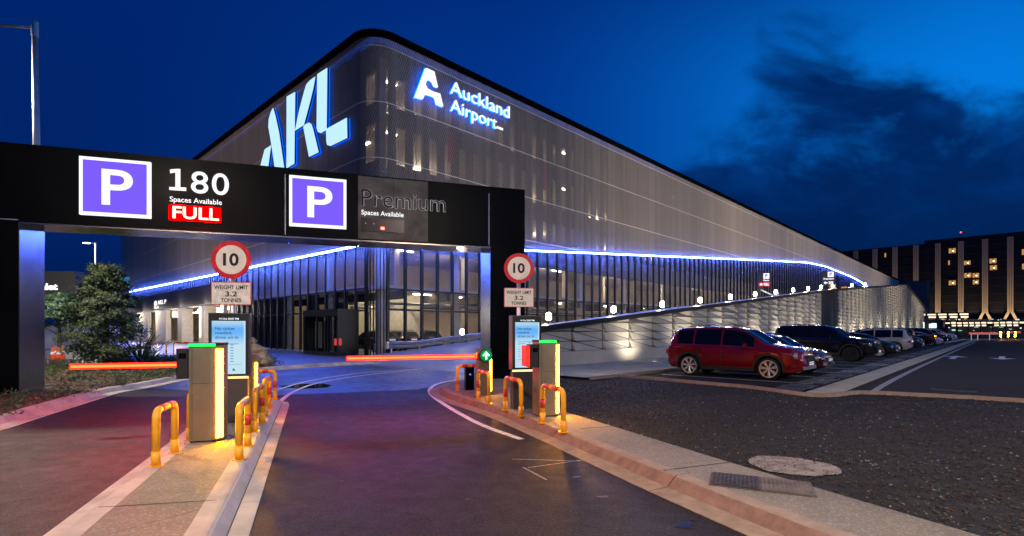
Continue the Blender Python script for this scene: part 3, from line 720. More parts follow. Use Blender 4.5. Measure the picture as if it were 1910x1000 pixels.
display(983, 763, 'black framed lit screen pillar behind the right pay column, reading No ticket needed', 2)

def speed_sign(px, cy, D, wx0, wx1, wy0, wy1, rpx, label, damaged):
    X = (px-955)/FX*D; z = HC+(616-cy)/FX*D; r = rpx/FX*D
    t_ = thing('speed_limit_sign', label, 'road sign', (X, D, .132), TG*.35, 'round ten sign over a weight limit plate')
    z -= .132; hh = (cy-wy0)/FX*D; hl = (cy-wy1)/FX*D; hw = (wx1-wx0)/2/FX*D
    MB().tube([(0, .05, 0), (0, .05, z+r*.8)], .042, 12).build('post', 'galv', t_, True)
    b = MB(); b.disc((0, .0, z), (0, -1, 0), r, .006, 48); d_ = b.build('round_plate', mat('aged reflective red', (.50, .016, .018), .35, coat=.3, em=(.5, .0, .0), es=.10, var=.5 if damaged else .1, vs=7), t_)
    b = MB(); b.disc((0, -.0065, z), (0, -1, 0), r*.76, .003, 48); b.build('face', mat('aged reflective white', (.66, .56, .48), .4, em=(1, .8, .7), es=.10, var=.12, vs=5), d_)
    text('numerals', '10', 'ink', d_, (0, -.010, z), AX, UP, -r*.40, r*.38, -r*.33, r*.34, .002, .03)
    b = MB(); b.bx(-hw, hw, -.004, .004, z+hl, z+hh); p = b.build('weight_plate', 'red', t_)
    b = MB(); b.bx(-hw+.012, hw-.012, -.007, -.0045, z+hl+.012, z+hh-.012); b.build('plate_face', mat('plate white', (.62, .55, .48), .4, em=(1, .85, .75), es=.08, var=.25 if damaged else .1, vs=9), p)
    H = hh-hl
    # thin inset frame line stays red, words in three rows
    for s_, a, c_, e, k in (('WEIGHT LIMIT', .90, .58, .80, .66), ('3.2', .28, .36, .66, .36), ('TONNES', .52, .12, .30, .50)):
        pass
    text('words', 'WEIGHT LIMIT', 'ink', p, (0, -.0075, z+hl), AX, UP, -hw*.84, hw*.84, H*.68, H*.85, .002, .02)
    text('words', '3.2', 'ink', p, (0, -.0075, z+hl), AX, UP, -hw*.30, hw*.30, H*.37, H*.59, .002, .02)
    text('words', 'TONNES', 'ink', p, (0, -.0075, z+hl), AX, UP, -hw*.52, hw*.50, H*.12, H*.29, .002, .02)
    return t_
speed_sign(431.5, 484.5, 8.6, 396, 467, 526, 569, 35.5, 'round red ringed 10 sign over a weight plate above the left display pillar', True)
speed_sign(968, 500.5, 10.7, 940, 996, 537, 573, 28, 'round red ringed 10 sign over a weight plate in front of the right gantry leg', False)

def barrier(x, y, z, arm, label, green):
    t_ = thing('barrier_machine', label, 'boom barrier', (x, y, z), TG, 'boom barriers at the entry lanes')
    b = MB(); b.box(0, .16, .55, .30, .32, 1.08, bev=.03); b.build('cabinet', 'alu', t_)
    b = MB(); b.box(0, .16, .005, .36, .38, .012); b.build('base_plate', 'galv', t_)
    b = MB(); b.bx(.118, .150, -.006, .03, .12, .92); b.build('light_strip', 'strip_e', t_)
    zA = 1.05-z
    b = MB(); b.box(-.17, .05, zA, .10, .12, .16, bev=.02); hb = b.build('arm_hub', 'red', t_)
    b = MB(); b.box(-.22-arm/2, .05, zA, arm, .045, .085, bev=.01); a_ = b.build('boom_arm', 'arm_e', t_)
    b = MB(); b.bx(-.22-arm+.02, -.24, .0235, .0265, zA-.02, zA+.02); b.bx(-.22-arm+.02, -.24, .0235-.0, .0265, zA-.019, zA+.019) if False else None
    b.build('arm_light', 'arm_c', a_, loc=None)
    if green:
        b = MB(); b.disc((.0, -.03, zA+.02), (0, -1, 0), .155, .05, 36); hd = b.build('signal_head', 'blackm', t_)
        b = MB(); b.disc((0, -.081, zA+.02), (0, -1, 0), .135, .004, 36); b.build('signal_lens', mat('green lens', (.0, .10, .03), .3, em=(.0, 1, .25), es=.22), hd)
        k = .085; zz = zA+.02
        pts = [(-.022, -k), (.022, -k), (.022, .02), (.062, -.02), (.085, .008), (0, k+.01), (-.085, .008), (-.062, -.02), (-.022, .02)]
        b = MB(); b.extr([(u_, -.086, zz+v_) for u_, v_ in pts], (0, -.003, 0)); recalc(b.build('green_arrow', emit('green white arrow', (.9, 3.2, 1.6), 1), hd))
    return t_
xb_, yb_ = G(905, 739, .132); barrier(xb_, yb_, .132, 2.82, 'boom barrier machine with green arrow and a glowing red arm over the middle lane', True)
barrier(-4.75, 9.25, .132, 2.42, 'boom barrier machine hidden behind the left pay column, its red arm across the left lane', False)
xq, yq = G(877, 728, .132)
t_ = thing('sensor_post', 'short black box post with a small blue light by the right island tip', 'sensor post', (xq, yq, .132), TG)
b = MB(); b.box(0, .1, .29, .22, .2, .58, bev=.02); b.build('housing', 'black', t_)
b = MB(); b.disc((0, -.001, .40), (0, -1, 0), .02, .006, 16); b.build('indicator_light', emit('blue dot', (.3, .35, 2.5), 1), t_)
# covers and grates
def cover(px, py, z, w, h, ang, name, label, slots, lid=None):
    X, Y = G(px, py, z); t_ = thing(name, label, 'drain cover' if slots else 'pit cover', (X, Y, z), ang)
    b = MB(); b.bx(-w/2, w/2, -h/2, h/2, .0, .008); b.build('frame', mat('cast frame', (.10, .085, .07), .7, .2, var=.3, vs=6), t_)
    if slots:
        b = MB(); n_ = 13
        for k in range(n_): xx = -w/2+.05+k*(w-.1)/(n_-1); b.bx(xx-.018, xx+.018, -h/2+.04, h/2-.04, .0085, .016)
        b.build('grating', 'blackm', t_)
    else:
        for s_, m_ in ((-1, mat('rusty dark plate', (.05, .042, .038), .6, .3, var=.4, vs=5)), (1, mat('worn plate', (.13, .105, .08), .6, .3, var=.4, vs=4))):
            b = MB(); b.bx(min(.01*s_, s_*(w/2-.02)), max(.01*s_, s_*(w/2-.02)), -h/2+.02, h/2-.02, .0085, .015)
            for i in range(11):
                for j in range(9):
                    xx = s_*(.04+i*(w/2-.08)/10); y_ = -h/2+.05+j*(h-.1)/8; b.box(xx, y_, .0165, .026, .006, .003, .8 if (i+j) % 2 else -.8)
            b.build('plate', m_, t_)
    return t_
cover(1418, 903, .134, .92, .50, -.42, 'pit_cover', 'two plate metal pit cover set in the right footpath', False)
cover(1778, 729, .010, .95, .42, TH-math.pi/2, 'drain_grate', 'slotted drain grate in the asphalt of the right car park', True)

# ================================================================ CAR PARK BUILDING
bd = thing('parking_building', 'long dark multi storey car park wrapped in perforated metal with a blue lit edge', 'car park building', (*B.o, 0), TH)
LEN, LL, R = 224.0, 74.0, 1.6
def arc(off=0, n=12):
    """plan of the rounded corner, from the left face to the right face"""
    return [(R-(R+off)*math.cos(k*math.pi/2/n), R-(R+off)*math.sin(k*math.pi/2/n)) for k in range(n+1)]
ledR = [B.fp(px, py) for px, py in ((725, 457.5), (895, 461), (980, 466), (1100, 471), (1220, 476.5), (1340, 481.5), (1430, 485.5), (1508, 489.5), (1540, 497), (1565, 507), (1590, 517), (1607, 527), (1622, 538), (1640, 560))]
ledL = sorted([B.fl(px, py) for px, py in ((235, 545), (350, 522), (460, 499.5), (560, 479), (640, 463))])
def zlow(x, y):
    if x > R: return clampi(x, ledR)
    if y > R: return clampi(y, ledL)
    k = math.atan2(R-y, R-x)/(math.pi/2) if (R-x) > 0 or (R-y) > 0 else 0
    return ledL[0][1]*(1-k)+ledR[0][1]*k
def plan(off=0, xs=None, ys=None):
    ys = ys or [LL-k*(LL-R)/24 for k in range(24)]
    xs = xs or [R+2+(LEN-R-2)*(k/60)**1.3 for k in range(61)]
    return [(-off, y) for y in ys]+arc(off)+[(x, -off) for x in xs]
ZT = 19.45
def wallstrip(name, m, off, zlo, zhi, parent, xs=None, ys=None, pl=None):
    P = pl or plan(off, xs, ys); b = MB(); uv = []; u = -LL
    for i, (x, y) in enumerate(P):
        if i: u += math.hypot(x-P[i-1][0], y-P[i-1][1])
        a, c_ = zlo(x, y), zhi(x, y); b.v += [(x, y, a), (x, y, c_)]; uv += [(u, a), (u, c_)]
    b.f = [(2*i, 2*i+2, 2*i+3, 2*i+1) for i in range(len(P)-1)]
    return b.build(name, m, parent, uv=uv)
wallstrip('outer_skin', 'skin', .0, zlow, lambda x, y: ZT, bd)
# black roof coping standing out above the skin
o = sweep('roof_coping', plan(.20), [(0, ZT-.02), (0, ZT+.36), (.8, ZT+.36), (.8, ZT+.3), (.2, ZT-.02), (0, ZT-.02)], 'coping', None); o.parent = bd
b = MB(); P = plan(-1.2); b.add([(x, y, ZT+.3) for x, y in P]+[(LEN, 40, ZT+.3), (40, LL, ZT+.3)], [tuple(range(len(P)+2))]); b.build('roof', 'coping', bd)
# led line under the skin
P = [p for p in plan(.06) if p[0] < 205]; MB().tube([(x, y, zlow(x, y)-.06) for x, y in P], .052, 6).build('led_line', 'led', bd)
b = sweep('skin_edge_trim', P, [(.0, 0), (.0, .12)], 'galv', None)
for i, v_ in enumerate(b.data.vertices): v_.co.z += zlow(*P[i % len(P)])+.02
for i, v_ in enumerate(b.data.vertices): v_.co.y -= .02 if P[i % len(P)][0] > R else 0
b.parent = bd
# setback lower screen: fins and perforated sheets between
SB = .75
def inner(off): return [(-off, y) for y in [LL-k*(LL-R)/24 for k in range(25)]][:-1]+[(R-(R+off)*math.cos(k*math.pi/12), R-(R+off)*math.sin(k*math.pi/12)) for k in range(7)]+[(R+(LEN-R)*(k/40)**1.3, -off) for k in range(1, 41)]
o = wallstrip('lower_screen', 'lowmesh', -SB, lambda x, y: .15 if x > 1.0 else 4.35, lambda x, y: zlow(x, y)+.5, bd, pl=inner(-SB))
b = MB(); x = R
while x < 175:
    w = .16; b.bx(x-w/2, x+w/2, SB-.22, SB-.03, .05, zlow(x, 0)+.3); x += 1.3
b.build('fin_row', 'dark', bd)
b = MB(); y = R
while y < 70:
    z0 = .1 if y < 27 else 4.3
    b.bx(SB-.10, SB-.01, y-.06, y+.06, z0, zlow(0, y)+.3); y += 1.35 if y < 27 else .7
b.build('fin_row', 'dark', bd)
b = MB()
for k in range(8):
    a = math.pi/2*(k+.5)/8; rr_ = R-SB+.22; b.box(R-rr_*math.cos(a), R-rr_*math.sin(a), 3.4, .08, .06, 6.8, a)
b.build('corner_fins', 'dark', bd)
# horizontal rails across the lower screen
b = MB()
for z in (2.95, 4.25): b.bx(R, 60, SB-.02+.03, SB+.10, z-.06, z+.06)
b.bx(SB, SB+.1, R, 27, 4.2, 4.34); b.bx(SB, SB+.1, R, 27, 2.82, 2.94)
b.build('transom', 'dark', bd)
b = MB(); b.bx(R, LEN, SB-.05, SB+.30, 0, .30); b.bx(SB-.05, SB+.3, R, 27, .0, .12); b.build('plinth_kerb', 'conc', bd)
# floors, fins, columns, back walls behind the skin
for z in (4.55, 8.75, 12.05, 15.45, 18.9):
    b = MB(); b.bx(1.35, LEN-1, 1.35, 17.9, z-.30, z); b.bx(1.35, 17.9, 17.9, LL-1, z-.30, z); b.build('floor_slab', 'slab', bd)
for z0, z1 in ((6.95, 9.3), (10.9, 12.25), (14.75, 15.9), (17.9, 19.1)):
    b = MB(); b.bx(2.2, LEN-1, 1.05, 1.30, z0, z1); b.bx(1.05, 1.30, 1.05, LL-1, z0, z1); b.build('spandrel', 'dgrey', bd)
b = MB(); x = 2.0
while x < 120:
    b.bx(x-.17, x+.17, .55, 1.0, 8.8, ZT-.2); x += 1.3
b.build('skin_fins', 'dgrey', bd)
b = MB(); y = 2.6
while y < 72: b.bx(.55, 1.0, y-.42, y+.42, 7.9, ZT-.2); y += 1.64
b.build('skin_fins', 'dgrey', bd)
colm = MB().bx(-.25, .25, -.25, .25, 0, 18.6).build('column', 'slab', bd); colm.location = (1.9, 1.9, 0)
pos = [(8.5+k*7.8, 2.4) for k in range(24)]+[(8.5+k*7.8, 10.2) for k in range(14)]+[(2.4, 9.5+k*7.8) for k in range(8)]
for p in pos: c_ = colm.copy(); COL.objects.link(c_); c_.parent = bd; c_.location = (*p, 0)
b = MB(); b.bx(1.4, LEN, 17.9, 18.1, 0, ZT); b.build('inner_wall', 'tan', bd)
b = MB(); b.bx(17.9, 18.1, 18.1, LL, 0, ZT); b.build('inner_wall', 'tan', bd)
b = MB(); b.bx(1.5, 17.9, LL-1.2, LL-1, 0, ZT); b.bx(LEN-1, LEN-.8, 1.4, 17.9, 0, ZT); b.build('end_wall', 'tan', bd)
b = MB(); b.bx(1.4, LEN-1, 1.0, 17.9, .0, .11); b.build('ground_floor', 'slab', bd)
for k in range(14):
    b = MB(); b.bx(3.0+k*3.9, 3.4+k*3.9, 1.4, 17.8, 3.72, 4.24); b.build('ceiling_beam', 'dgrey', bd)
for zz, yy2 in ((3.45, 2.6), (3.2, 5.2), (3.6, 7.4)):
    b = MB(); b.tube([(1.6, yy2, zz), (50, yy2, zz)], .09, 8); b.build('service_pipe', 'galv', bd)
# tubes under every slab
tb = MB().bx(-.75, .75, -.05, .05, -.05, 0).build('ceiling_light', 'tube_e', bd); tb.location = (6, 3.0, 4.22)
for z in (4.22, 11.72, 15.12, 18.55, 8.42):
    for k in range(11 if z > 5 else 12):
        for yy_ in ((3.4, 9.8) if z < 9 else (3.2,)):
            if z > 5 and ((k+int(z)) % 3 or k > 8): continue
            xk = 3.2+k*5.9+(k*k*.19)
            c_ = tb.copy(); COL.objects.link(c_); c_.parent = bd; c_.location = (xk, yy_, z)
for k in range(9):
    for z in (4.22, 15.12):
        c_ = tb.copy(); COL.objects.link(c_); c_.parent = bd; c_.location = (3.4, 6.5+k*6.5, z); c_.rotation_euler = (0, 0, math.pi/2)
# signs behind the skin: rust red floor markers
for px, py, w_, h_ in ((842, 275, .55, 2.2), (1016, 330, .5, 2.2)):
    x, z = B.fp(px, py, -.4); b = MB(); b.bx(x-w_/2, x+w_/2, .38, .42, z-h_/2, z+h_/2); b.build('level_marker', 'red', bd)
# left face, ground floor glazing
b = MB(); gl = MB(); y = R
ks = 0
while y < 26.6:
    for z0, z1 in ((.18, 2.80), (2.96, 4.18)):
        b.bx(SB+.02, SB+.06, y-.11, y+.11, z0, z1); gl.bx(SB+.03, SB+.04, y+.11, y+1.24, z0, z1)
    y += 1.35; ks += 1
b.build('window_frame', 'dark', bd); gl.build('window', 'pane', bd)
# dark solid bays between the glazed ones, pale blinds in others
b = MB()
for ya, yb in ((13.85, 27.2), (8.25, 10.2), (4.2, 5.9)): b.bx(SB+.07, SB+.12, ya, yb, .15, 4.2)
b.build('solid_bay', 'dark', bd)
b = MB()
for y in (13.0, 6.3): b.bx(SB+.10, SB+.12, y, y+.7, .2, 4.2)
b.build('pale_blind', 'cream', bd)
b = MB(); b.bx(6.5, 6.7, 4, 27, .1, 4.25); b.build('lobby_wall', 'cream', bd)
# glass entrance lobby box
yl, _ = B.fl(640, 640); yr, _ = B.fl(598, 640)
lb = MB()
for ya in (yl-.1, (yl+yr)/2-.1, yr+.2, yl-1.3): lb.bx(-1.05, -.95, ya, ya+.13, .11, 2.55)
lb.bx(-1.06, .35, yl-1.3, yr+.33, 2.55, 2.95)
for ya in (yl-1.3, yr+.2): lb.bx(-.95, .35, ya, ya+.13, .11, 2.55)
lb.bx(-1.04, -.96, yl-1.17, yr+.2, .11, .30)
lo = lb.build('entrance_lobby', 'dark', bd)
b = MB(); b.bx(-1.01, -1.0, yl-1.17, yr+.2, .3, 2.55); b.build('lobby_glass', 'pane', lo)
b = MB(); b.bx(-.7, -.66, (yl+yr)/2+.0, (yl+yr)/2+.85, .5, 2.2); b.build('lobby_notice', 'white', lo)
for px in (626, 635):
    y, z = B.fl(px, 638, 1.05); b = MB(); b.bx(-1.06, -1.055, y-.16, y+.16, z-.2, z+.2); b.build('door_sticker', mat('pink red sticker', (.55, .05, .05), .5, em=(1, .1, .1), es=.4), lo)
y, z = B.fl(574, 634, .0); b = MB(); b.bx(-.02, .0, y-.42, y+.42, z-.75, z+.75)
b.build('red_notice_board', mat('red notice', (.5, .03, .03), .5, em=(1, .06, .05), es=.18), bd)
b = MB()
for q in range(4): b.bx(-.026, -.021, y-.3, y+.3, z+.48-q*.3, z+.56-q*.3)
b.build('notice_text', 'white', bd)
# left entrance hall: cream piers, lit tube column, fascia with signs
for ya, yb, d0, d1 in ((62, 71, 1.2, 1.6), (52.5, 58, 1.3, 1.9), (43.8, 45.6, 1.0, 2.2), (35.2, 37.2, 1.0, 2.2), (29.0, 30.0, 1.0, 1.6)): MB().bx(d0, d1, ya, yb, .1, 4.25).build('entrance_pier', 'cream', bd)
b = MB(); b.bx(1.0, 14, 27.2, 27.5, .1, 4.25); b.bx(13.8, 14, 27.5, 71, .1, 4.25); b.build('hall_wall', 'cream', bd)
b = MB()
for ya, yb, c_ in ((46, 52, 0),): b.bx(1.7, 1.8, ya, yb, 3.2, 4.24)
b.build('hall_header', 'dark', bd)
yv, zv = B.fl(374, 600, -1.0); b = MB(); b.tube([(1.0, yv, .9), (1.0, yv, 4.2)], .085, 12); b.build('lit_column', emit('white tube', (1, .93, .8), 7), bd)
b = MB()
for k in range(9):
    ya = 30+k*4.6; b.bx(5.0, 6.6, ya, ya+.15, 4.12, 4.2)
b.build('hall_ceiling_lights', 'tube_e', bd)
for y_ in (31, 40, 49, 58, 67):
    ld = bpy.data.lights.new('soffit light', 'POINT'); ld.energy = 480; ld.color = (1, .86, .66); ld.shadow_soft_size = .15
    lo = bpy.data.objects.new('soffit_light', ld); COL.objects.link(lo); X, Y = B.wld(-.4, y_); lo.location = (X, Y, 3.9)
for z, c_ in ((1.2, (.9, .25, .2)), (1.9, (.9, .7, .1)), (2.3, (.1, .5, .3))):
    b = MB(); b.bx(9, 9.05, 30, 60, z, z+.12); b.build('wall_stripe', mat('coloured hall stripe', c_, .5), bd)
for pxa, pxb, pyt, pyb, s_ in ((288, 311, 561, 577, 'P  VALET'),):
    pass
for px0, px1, py0, py1 in ((288, 310, 561.5, 568.5), (288, 297, 571, 575.5)):
    (ya, za), (yb, zb) = B.fl(px0, py0, .03), B.fl(px1, py1, .03)
    text('fascia_sign', '@ AKL P' if py0 < 570 else 'Park', emit('sign white', (1, 1, 1), 1.3), bd, (-.05, 0, 0), (0, -1, 0), UP, -ya, -yb, zb, za, .02, .02)
b = MB()
for px, py in ((232, 577), (240, 574)):
    y, z = B.fl(px, py, .03); b.bx(-.06, -.03, y-.25, y+.25, z-.2, z+.2)
b.build('fascia_sign', 'white_e', bd)
b = MB(); b.bx(-.02, .16, 27.5, LL-1, 4.30, 6.2); b.build('entrance_fascia', mat('fascia navy black', (.022, .022, .03), .4), bd)
# two storey stair block at the far end
X0, Y0_ = B.loc((1712-955)/FX*186, 186)
b = MB(); b.bx(X0-5, X0+5, Y0_-3, Y0_+6, 0, 19.2); b.build('stair_tower', mat('tower grey', (.12, .105, .09), .9, spec=.05), bd)
# giant AKL lettering on the left face
def zoom(px, py): return 470+px/3.2253, 30+py/3.2253
akl = [[(50, 900), (30, 985), (85, 985), (96, 900), (112, 778), (76, 802)],
       [(125, 553), (112, 580), (100, 622), (98, 668), (110, 735), (136, 908), (150, 990), (205, 1000), (191, 912), (160, 700), (140, 606)],
       [(208, 485), (257, 457), (252, 887), (207, 915)],
       [(378, 365), (350, 385), (328, 408), (314, 450), (285, 560), (258, 688), (309, 655), (345, 520), (368, 425)],
       [(308, 664), (322, 650), (342, 641), (355, 650), (364, 676), (398, 818), (342, 846), (322, 740)],
       [(392, 350), (450, 312), (446, 684), (412, 703), (396, 698), (388, 672)],
       [(445, 680), (568, 612), (570, 732), (470, 781), (452, 776), (447, 755)]]
M['akl_halo'] = emit('soft blue halo', (0, .10, 1), 1.6)
ak = thing('giant_letters_sign', 'giant pale blue lit AKL letters on the left face of the car park', 'illuminated sign', (*B.o, 0), TH)
for k, poly in enumerate(akl):
    pts = [B.fl(*zoom(*p), .34) for p in poly]
    b = MB(); b.extr([(-.34, y, z) for y, z in pts], (.04, 0, 0)); o = recalc(b.build('letter_face', 'akl_e', ak))
    b = MB(); b.extr([(-.295, y, z) for y, z in pts], (.12, 0, 0)); recalc(b.build('letter_body', emit('blue letter side', (.0, .04, .35), .25), ak))
    cy_ = sum(y for y, z in pts)/len(pts); cz_ = sum(z for y, z in pts)/len(pts)
    b = MB(); b.extr([(-.165, cy_+(y-cy_)*1.02, cz_+(z-cz_)*1.02) for y, z in pts], (.04, 0, 0)); recalc(b.build('halo_backlight', 'akl_halo', ak))
# airport logo and name on the right face
al = thing('airport_name_sign', 'white lit A emblem and Auckland Airport lettering with a blue halo on the right face', 'illuminated sign', (*B.o, 0), TH)
logo = [(1050, 312), (1098, 333), (1120, 428), (1101, 421), (1090, 396), (1070, 382), (1052, 390), (1046, 412), (1058, 436), (1093, 454), (1133, 466), (1152, 543), (1116, 528), (1103, 487), (1075, 474), (1042, 468), (1030, 498), (986, 485)]
pts = [B.fp(*zoom(*p), .5) for p in logo]
def halo(pts, k=1.04, m='blue_e'):
    cx = sum(p[0] for p in pts)/len(pts); cz = sum(p[1] for p in pts)/len(pts)
    b = MB(); b.extr([(cx+(x-cx)*k, -.28, cz+(z-cz)*k) for x, z in pts], (0, -.03, 0)); return recalc(b.build('halo_backlight', m, al))
b = MB(); b.extr([(x, -.5, z) for x, z in pts], (0, .16, 0)); recalc(b.build('emblem', emit('emblem white', (.97, .99, 1), 1.1), al)); halo(pts)
def bt(s_, a, a2, c_, c2, bold=.0):
    (xa, z0), (xb, _) = B.fp(*zoom(*a), .5), B.fp(*zoom(*c_), .5); _, z1 = B.fp(*zoom(*a2), .5)
    text('lettering', s_, emit('letter white', (.97, .99, 1), 1.1), al, (0, -.42, 0), AX, UP, xa, xb, z0, z1, .08, bold-.006)
    text('halo_backlight', s_, 'blue_e', al, (0, -.30, 0), AX, UP, xa, xb, z0, z1, .02, bold+.005)
bt('Auckland', (1197, 462), (1197, 383), (1552, 600), None)
bt('Airport', (1198, 592), (1198, 492), (1476, 660), None)
(xa, za), (xb, zb) = B.fp(*zoom(1476, 663), .5), B.fp(*zoom(1511, 676), .5); b = MB(); b.bx(xa, xb, -.5, -.42, za-.12, za+.02); b.build('lettering', emit('letter white', (.97, .99, 1), 1.1), al)
b = MB()
(xa, za), (xb, zb) = B.fp(*zoom(1200, 560), .3), B.fp(*zoom(1550, 590), .3)

# ================================================================ RAMP, WALL, LAMPS
rp = []
def ztop(s): return 1.95+.0885*s if s < 48 else (6.2+.0745*(s-48) if s < 111 else max(1.6, 10.9-.108*(s-111)))
def zdeck(s): return max(.0, min(ztop(s)-1.35, .092*(s+4.6)))
b = MB(); ss = [-5.2, -4.6]+[k*4 for k in range(0, 30)]
for s_ in ss: b.v += [(s_, .3, zdeck(s_)+.012), (s_, 13.1-.85, zdeck(s_)+.012)]
b.f = [(2*i, 2*i+2, 2*i+3, 2*i+1) for i in range(len(ss)-1)]
M['ramp'] = mat('ramp concrete', (.20, .19, .19), .55, var=.15, vs=.6, bump=.1)
o = b.build('ramp_deck', 'ramp'); o.location = (*RW.o, 0); o.rotation_euler = (0, 0, TH); o['kind'] = 'structure'
wl = thing('ramp_wall', 'long pale concrete ramp wall of folded diamond panels with a dark coping', 'retaining wall', (*RW.o, 0), TH)
cells = MB(); flat = MB(); gk = MB(); CW, CH, Z0w = 2.45, .44, .72
i = 0; x = .28-CW
while x < 200:
    w = CW; gap = 45.5 < x+CW/2 < 51
    j = 0
    while True:
        z0 = Z0w+j*CH; z1 = z0+CH; ta, tb_ = ztop(x)-.12, ztop(x+w)-.12
        if z0 >= min(ta, tb_)-.02: break
        z1a, z1b = min(z1, ta), min(z1, tb_)
        if gap: break
        d1, d2 = .21, .0; fr = 1 if z1a > z0+.1 and z1b > z0+.1 else .2
        TL, TR, BL, BR = (x, .0, z1a), (x+w, .0, z1b), (x+.0, -d1*fr, z0+.012), (x+w-.0, -d2, z0+.012)
        BL0, BR0 = (x, 0, z0+.10), (x+w, 0, z0+.02)
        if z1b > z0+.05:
            gk.add([(x, -.004, z1a), (x+w, -.010, z0+.012), (x+w, -.010, z0+.045), (x+.09, -.004, z1a)], [(0, 1, 2, 3)]); gk.add([(x, -.006, z1a-.030), (x+w, -.006, z1b-.016), (x+w, -.006, z1b), (x, -.006, z1a)], [(0, 1, 2, 3)])  # dark strips stand in for shade at the folds, lips and gaps
        cells.add([TL, TR, BL, BR, BL0, BR0], [(2, 3, 0), (3, 1, 0), (4, 5, 3, 2), (0, 4, 2), (1, 3, 5)])
        j += 1
    if gap: flat.bx(x, x+w, .25, .35, 0, ztop(x)-.12)
    x += w
M['wallc'] = mat('precast concrete', (.46, .42, .35), .7, var=.12, vs=.7, bump=.1, bs=25)
recalc(cells.build('folded_panels', 'wallc', wl)) if False else cells.build('folded_panels', 'wallc', wl)
flat.build('recessed_bay', 'dgrey', wl)
jt = MB(); x = .28
while x < 200:
    if not (44 < x < 51.5): jt.bx(x-.018, x+.018, -.012, .01, Z0w, ztop(x)-.14)
    x += CW
jt.build('panel_joints', 'dgrey', wl); gk.build('fold_shade_strips', 'dark', wl)
b = MB(); x = -2.2
while x < 200:
    if not (45.3 < x+1.2 < 51): b.add([(x, .02, .0), (x+CW, .02, 0), (x+CW, .3, 0), (x, .3, 0), (x, .02, ztop(x)-.12), (x+CW, .02, ztop(x+CW)-.12), (x+CW, .3, ztop(x+CW)-.12), (x, .3, ztop(x)-.12)], [(0, 1, 5, 4), (1, 2, 6, 5), (2, 3, 7, 6), (3, 0, 4, 7), (4, 5, 6, 7)])
    x += CW
b.build('wall_core', 'wallc', wl)
b = MB(); b.bx(-2.2, 45.2, -.10, .019, 0, .715); b.bx(51.2, 198, -.10, .019, 0, .715); b.build('plinth', 'wallc', wl)
o = sweep('coping', [(s_, 0) for s_ in [-2.4]+list(range(0, 200, 3))], [(-.28, -.16), (-.28, .06), (.36, .06), (.36, -.16), (-.28, -.16)], 'galv', None)
for v_ in o.data.vertices: v_.co.z += ztop(v_.co.x)
o.data.materials[0] = M['dark']; o.parent = wl
b = MB(); b.tube([(s_, -.20, ztop(s_)+.085) for s_ in [-2.4]+list(range(0, 44, 3))], .022, 6); b.build('rail', mat('blue highlight rail', (.55, .55, .6), .3, .5, em=(.5, .55, 1), es=.35), wl)  # rail glows by itself to carry a blue highlight
b = MB(); b.bx(45.6, 50.6, .16, .245, 0, 1.9); b.build('service_door', 'blackm', wl)

ordn = ['first', 'second', 'third', 'fourth', 'fifth', 'sixth', 'seventh', 'eighth', 'ninth', 'tenth', 'eleventh', 'twelfth', 'thirteenth', 'fourteenth']
lamp = thing('parapet_lamp', 'glowing parapet lamp at the low end of the ramp wall, above the right pay column', 'lamp', (0, 0, 0), TH, 'lamps along the ramp parapet')
b = MB(); b.tube([(0, 0, 0), (0, 0, .16)], .035, 8); b.build('stem', 'dark', lamp)
b = MB(); b.tube([(0, 0, .16), (0, 0, .20), (0, 0, .44), (0, 0, .50)], [.05, .115, .115, .05], 12); b.build('glowing_globe', 'lamp_e', lamp, True)
b = MB(); b.tube([(0, 0, .50), (0, 0, .53)], .07, 10); b.build('cap', 'dark', lamp)
def globelight(X, Y, z, e=130):
    ld = bpy.data.lights.new('globe light', 'POINT'); ld.energy = e; ld.color = (1, .9, .74); ld.shadow_soft_size = .12
    lo = bpy.data.objects.new('globe_light', ld); COL.objects.link(lo); lo.location = (X, Y, z)
ls = [-1.1]+[4.04+5.15*k for k in range(10)]+[61, 70]
for k, s_ in enumerate(ls):
    L_ = lamp if k == 0 else copy_tree(lamp)
    X, Y = RW.wld(s_, .2); L_.location = (X, Y, ztop(s_)+.062)
    X2, Y2 = RW.wld(s_, .42); globelight(X2, Y2, ztop(s_)+.40, 300+4*s_)
    if k: L_['label'] = 'glowing lamp on the ramp parapet, %s from the low left end' % ordn[k]
L_ = copy_tree(lamp); X, Y = (862-955)/FX*31, 31; L_.location = (X, Y, 1.22); L_['label'] = 'lone glowing lamp above the guard rail, left of the right gantry leg'
# guard rail on the building side of the ramp
gr = thing('guard_rail', 'galvanised double rail crash barrier climbing the ramp beside the car park corner', 'guard rail', (*B.o, 0), TH)
def gz(x): return max(.1, .092*(x-2.2)+.1)
for zo in (.58, .80):
    b = MB(); xs = [.3+k*1.0 for k in range(40)]
    for xx in xs: b.v += [(xx, -1.35, gz(xx)+zo-.10), (xx, -1.43, gz(xx)+zo-.05), (xx, -1.36, gz(xx)+zo), (xx, -1.43, gz(xx)+zo+.05), (xx, -1.35, gz(xx)+zo+.09)]
    b.f = [(5*i+j, 5*i+5+j, 5*i+6+j, 5*i+1+j) for i in range(len(xs)-1) for j in range(4)]
    b.build('rail', 'galv', gr)
for k in range(20):
    xx = .6+k*2; b = MB(); b.box(xx, -1.28, gz(xx)+.42, .10, .10, .9); b.build('post', 'galv', gr)
b = MB(); b.box(.25, -1.38, .78, .30, .22, .42, bev=.08); b.build('end_terminal', 'galv', gr)
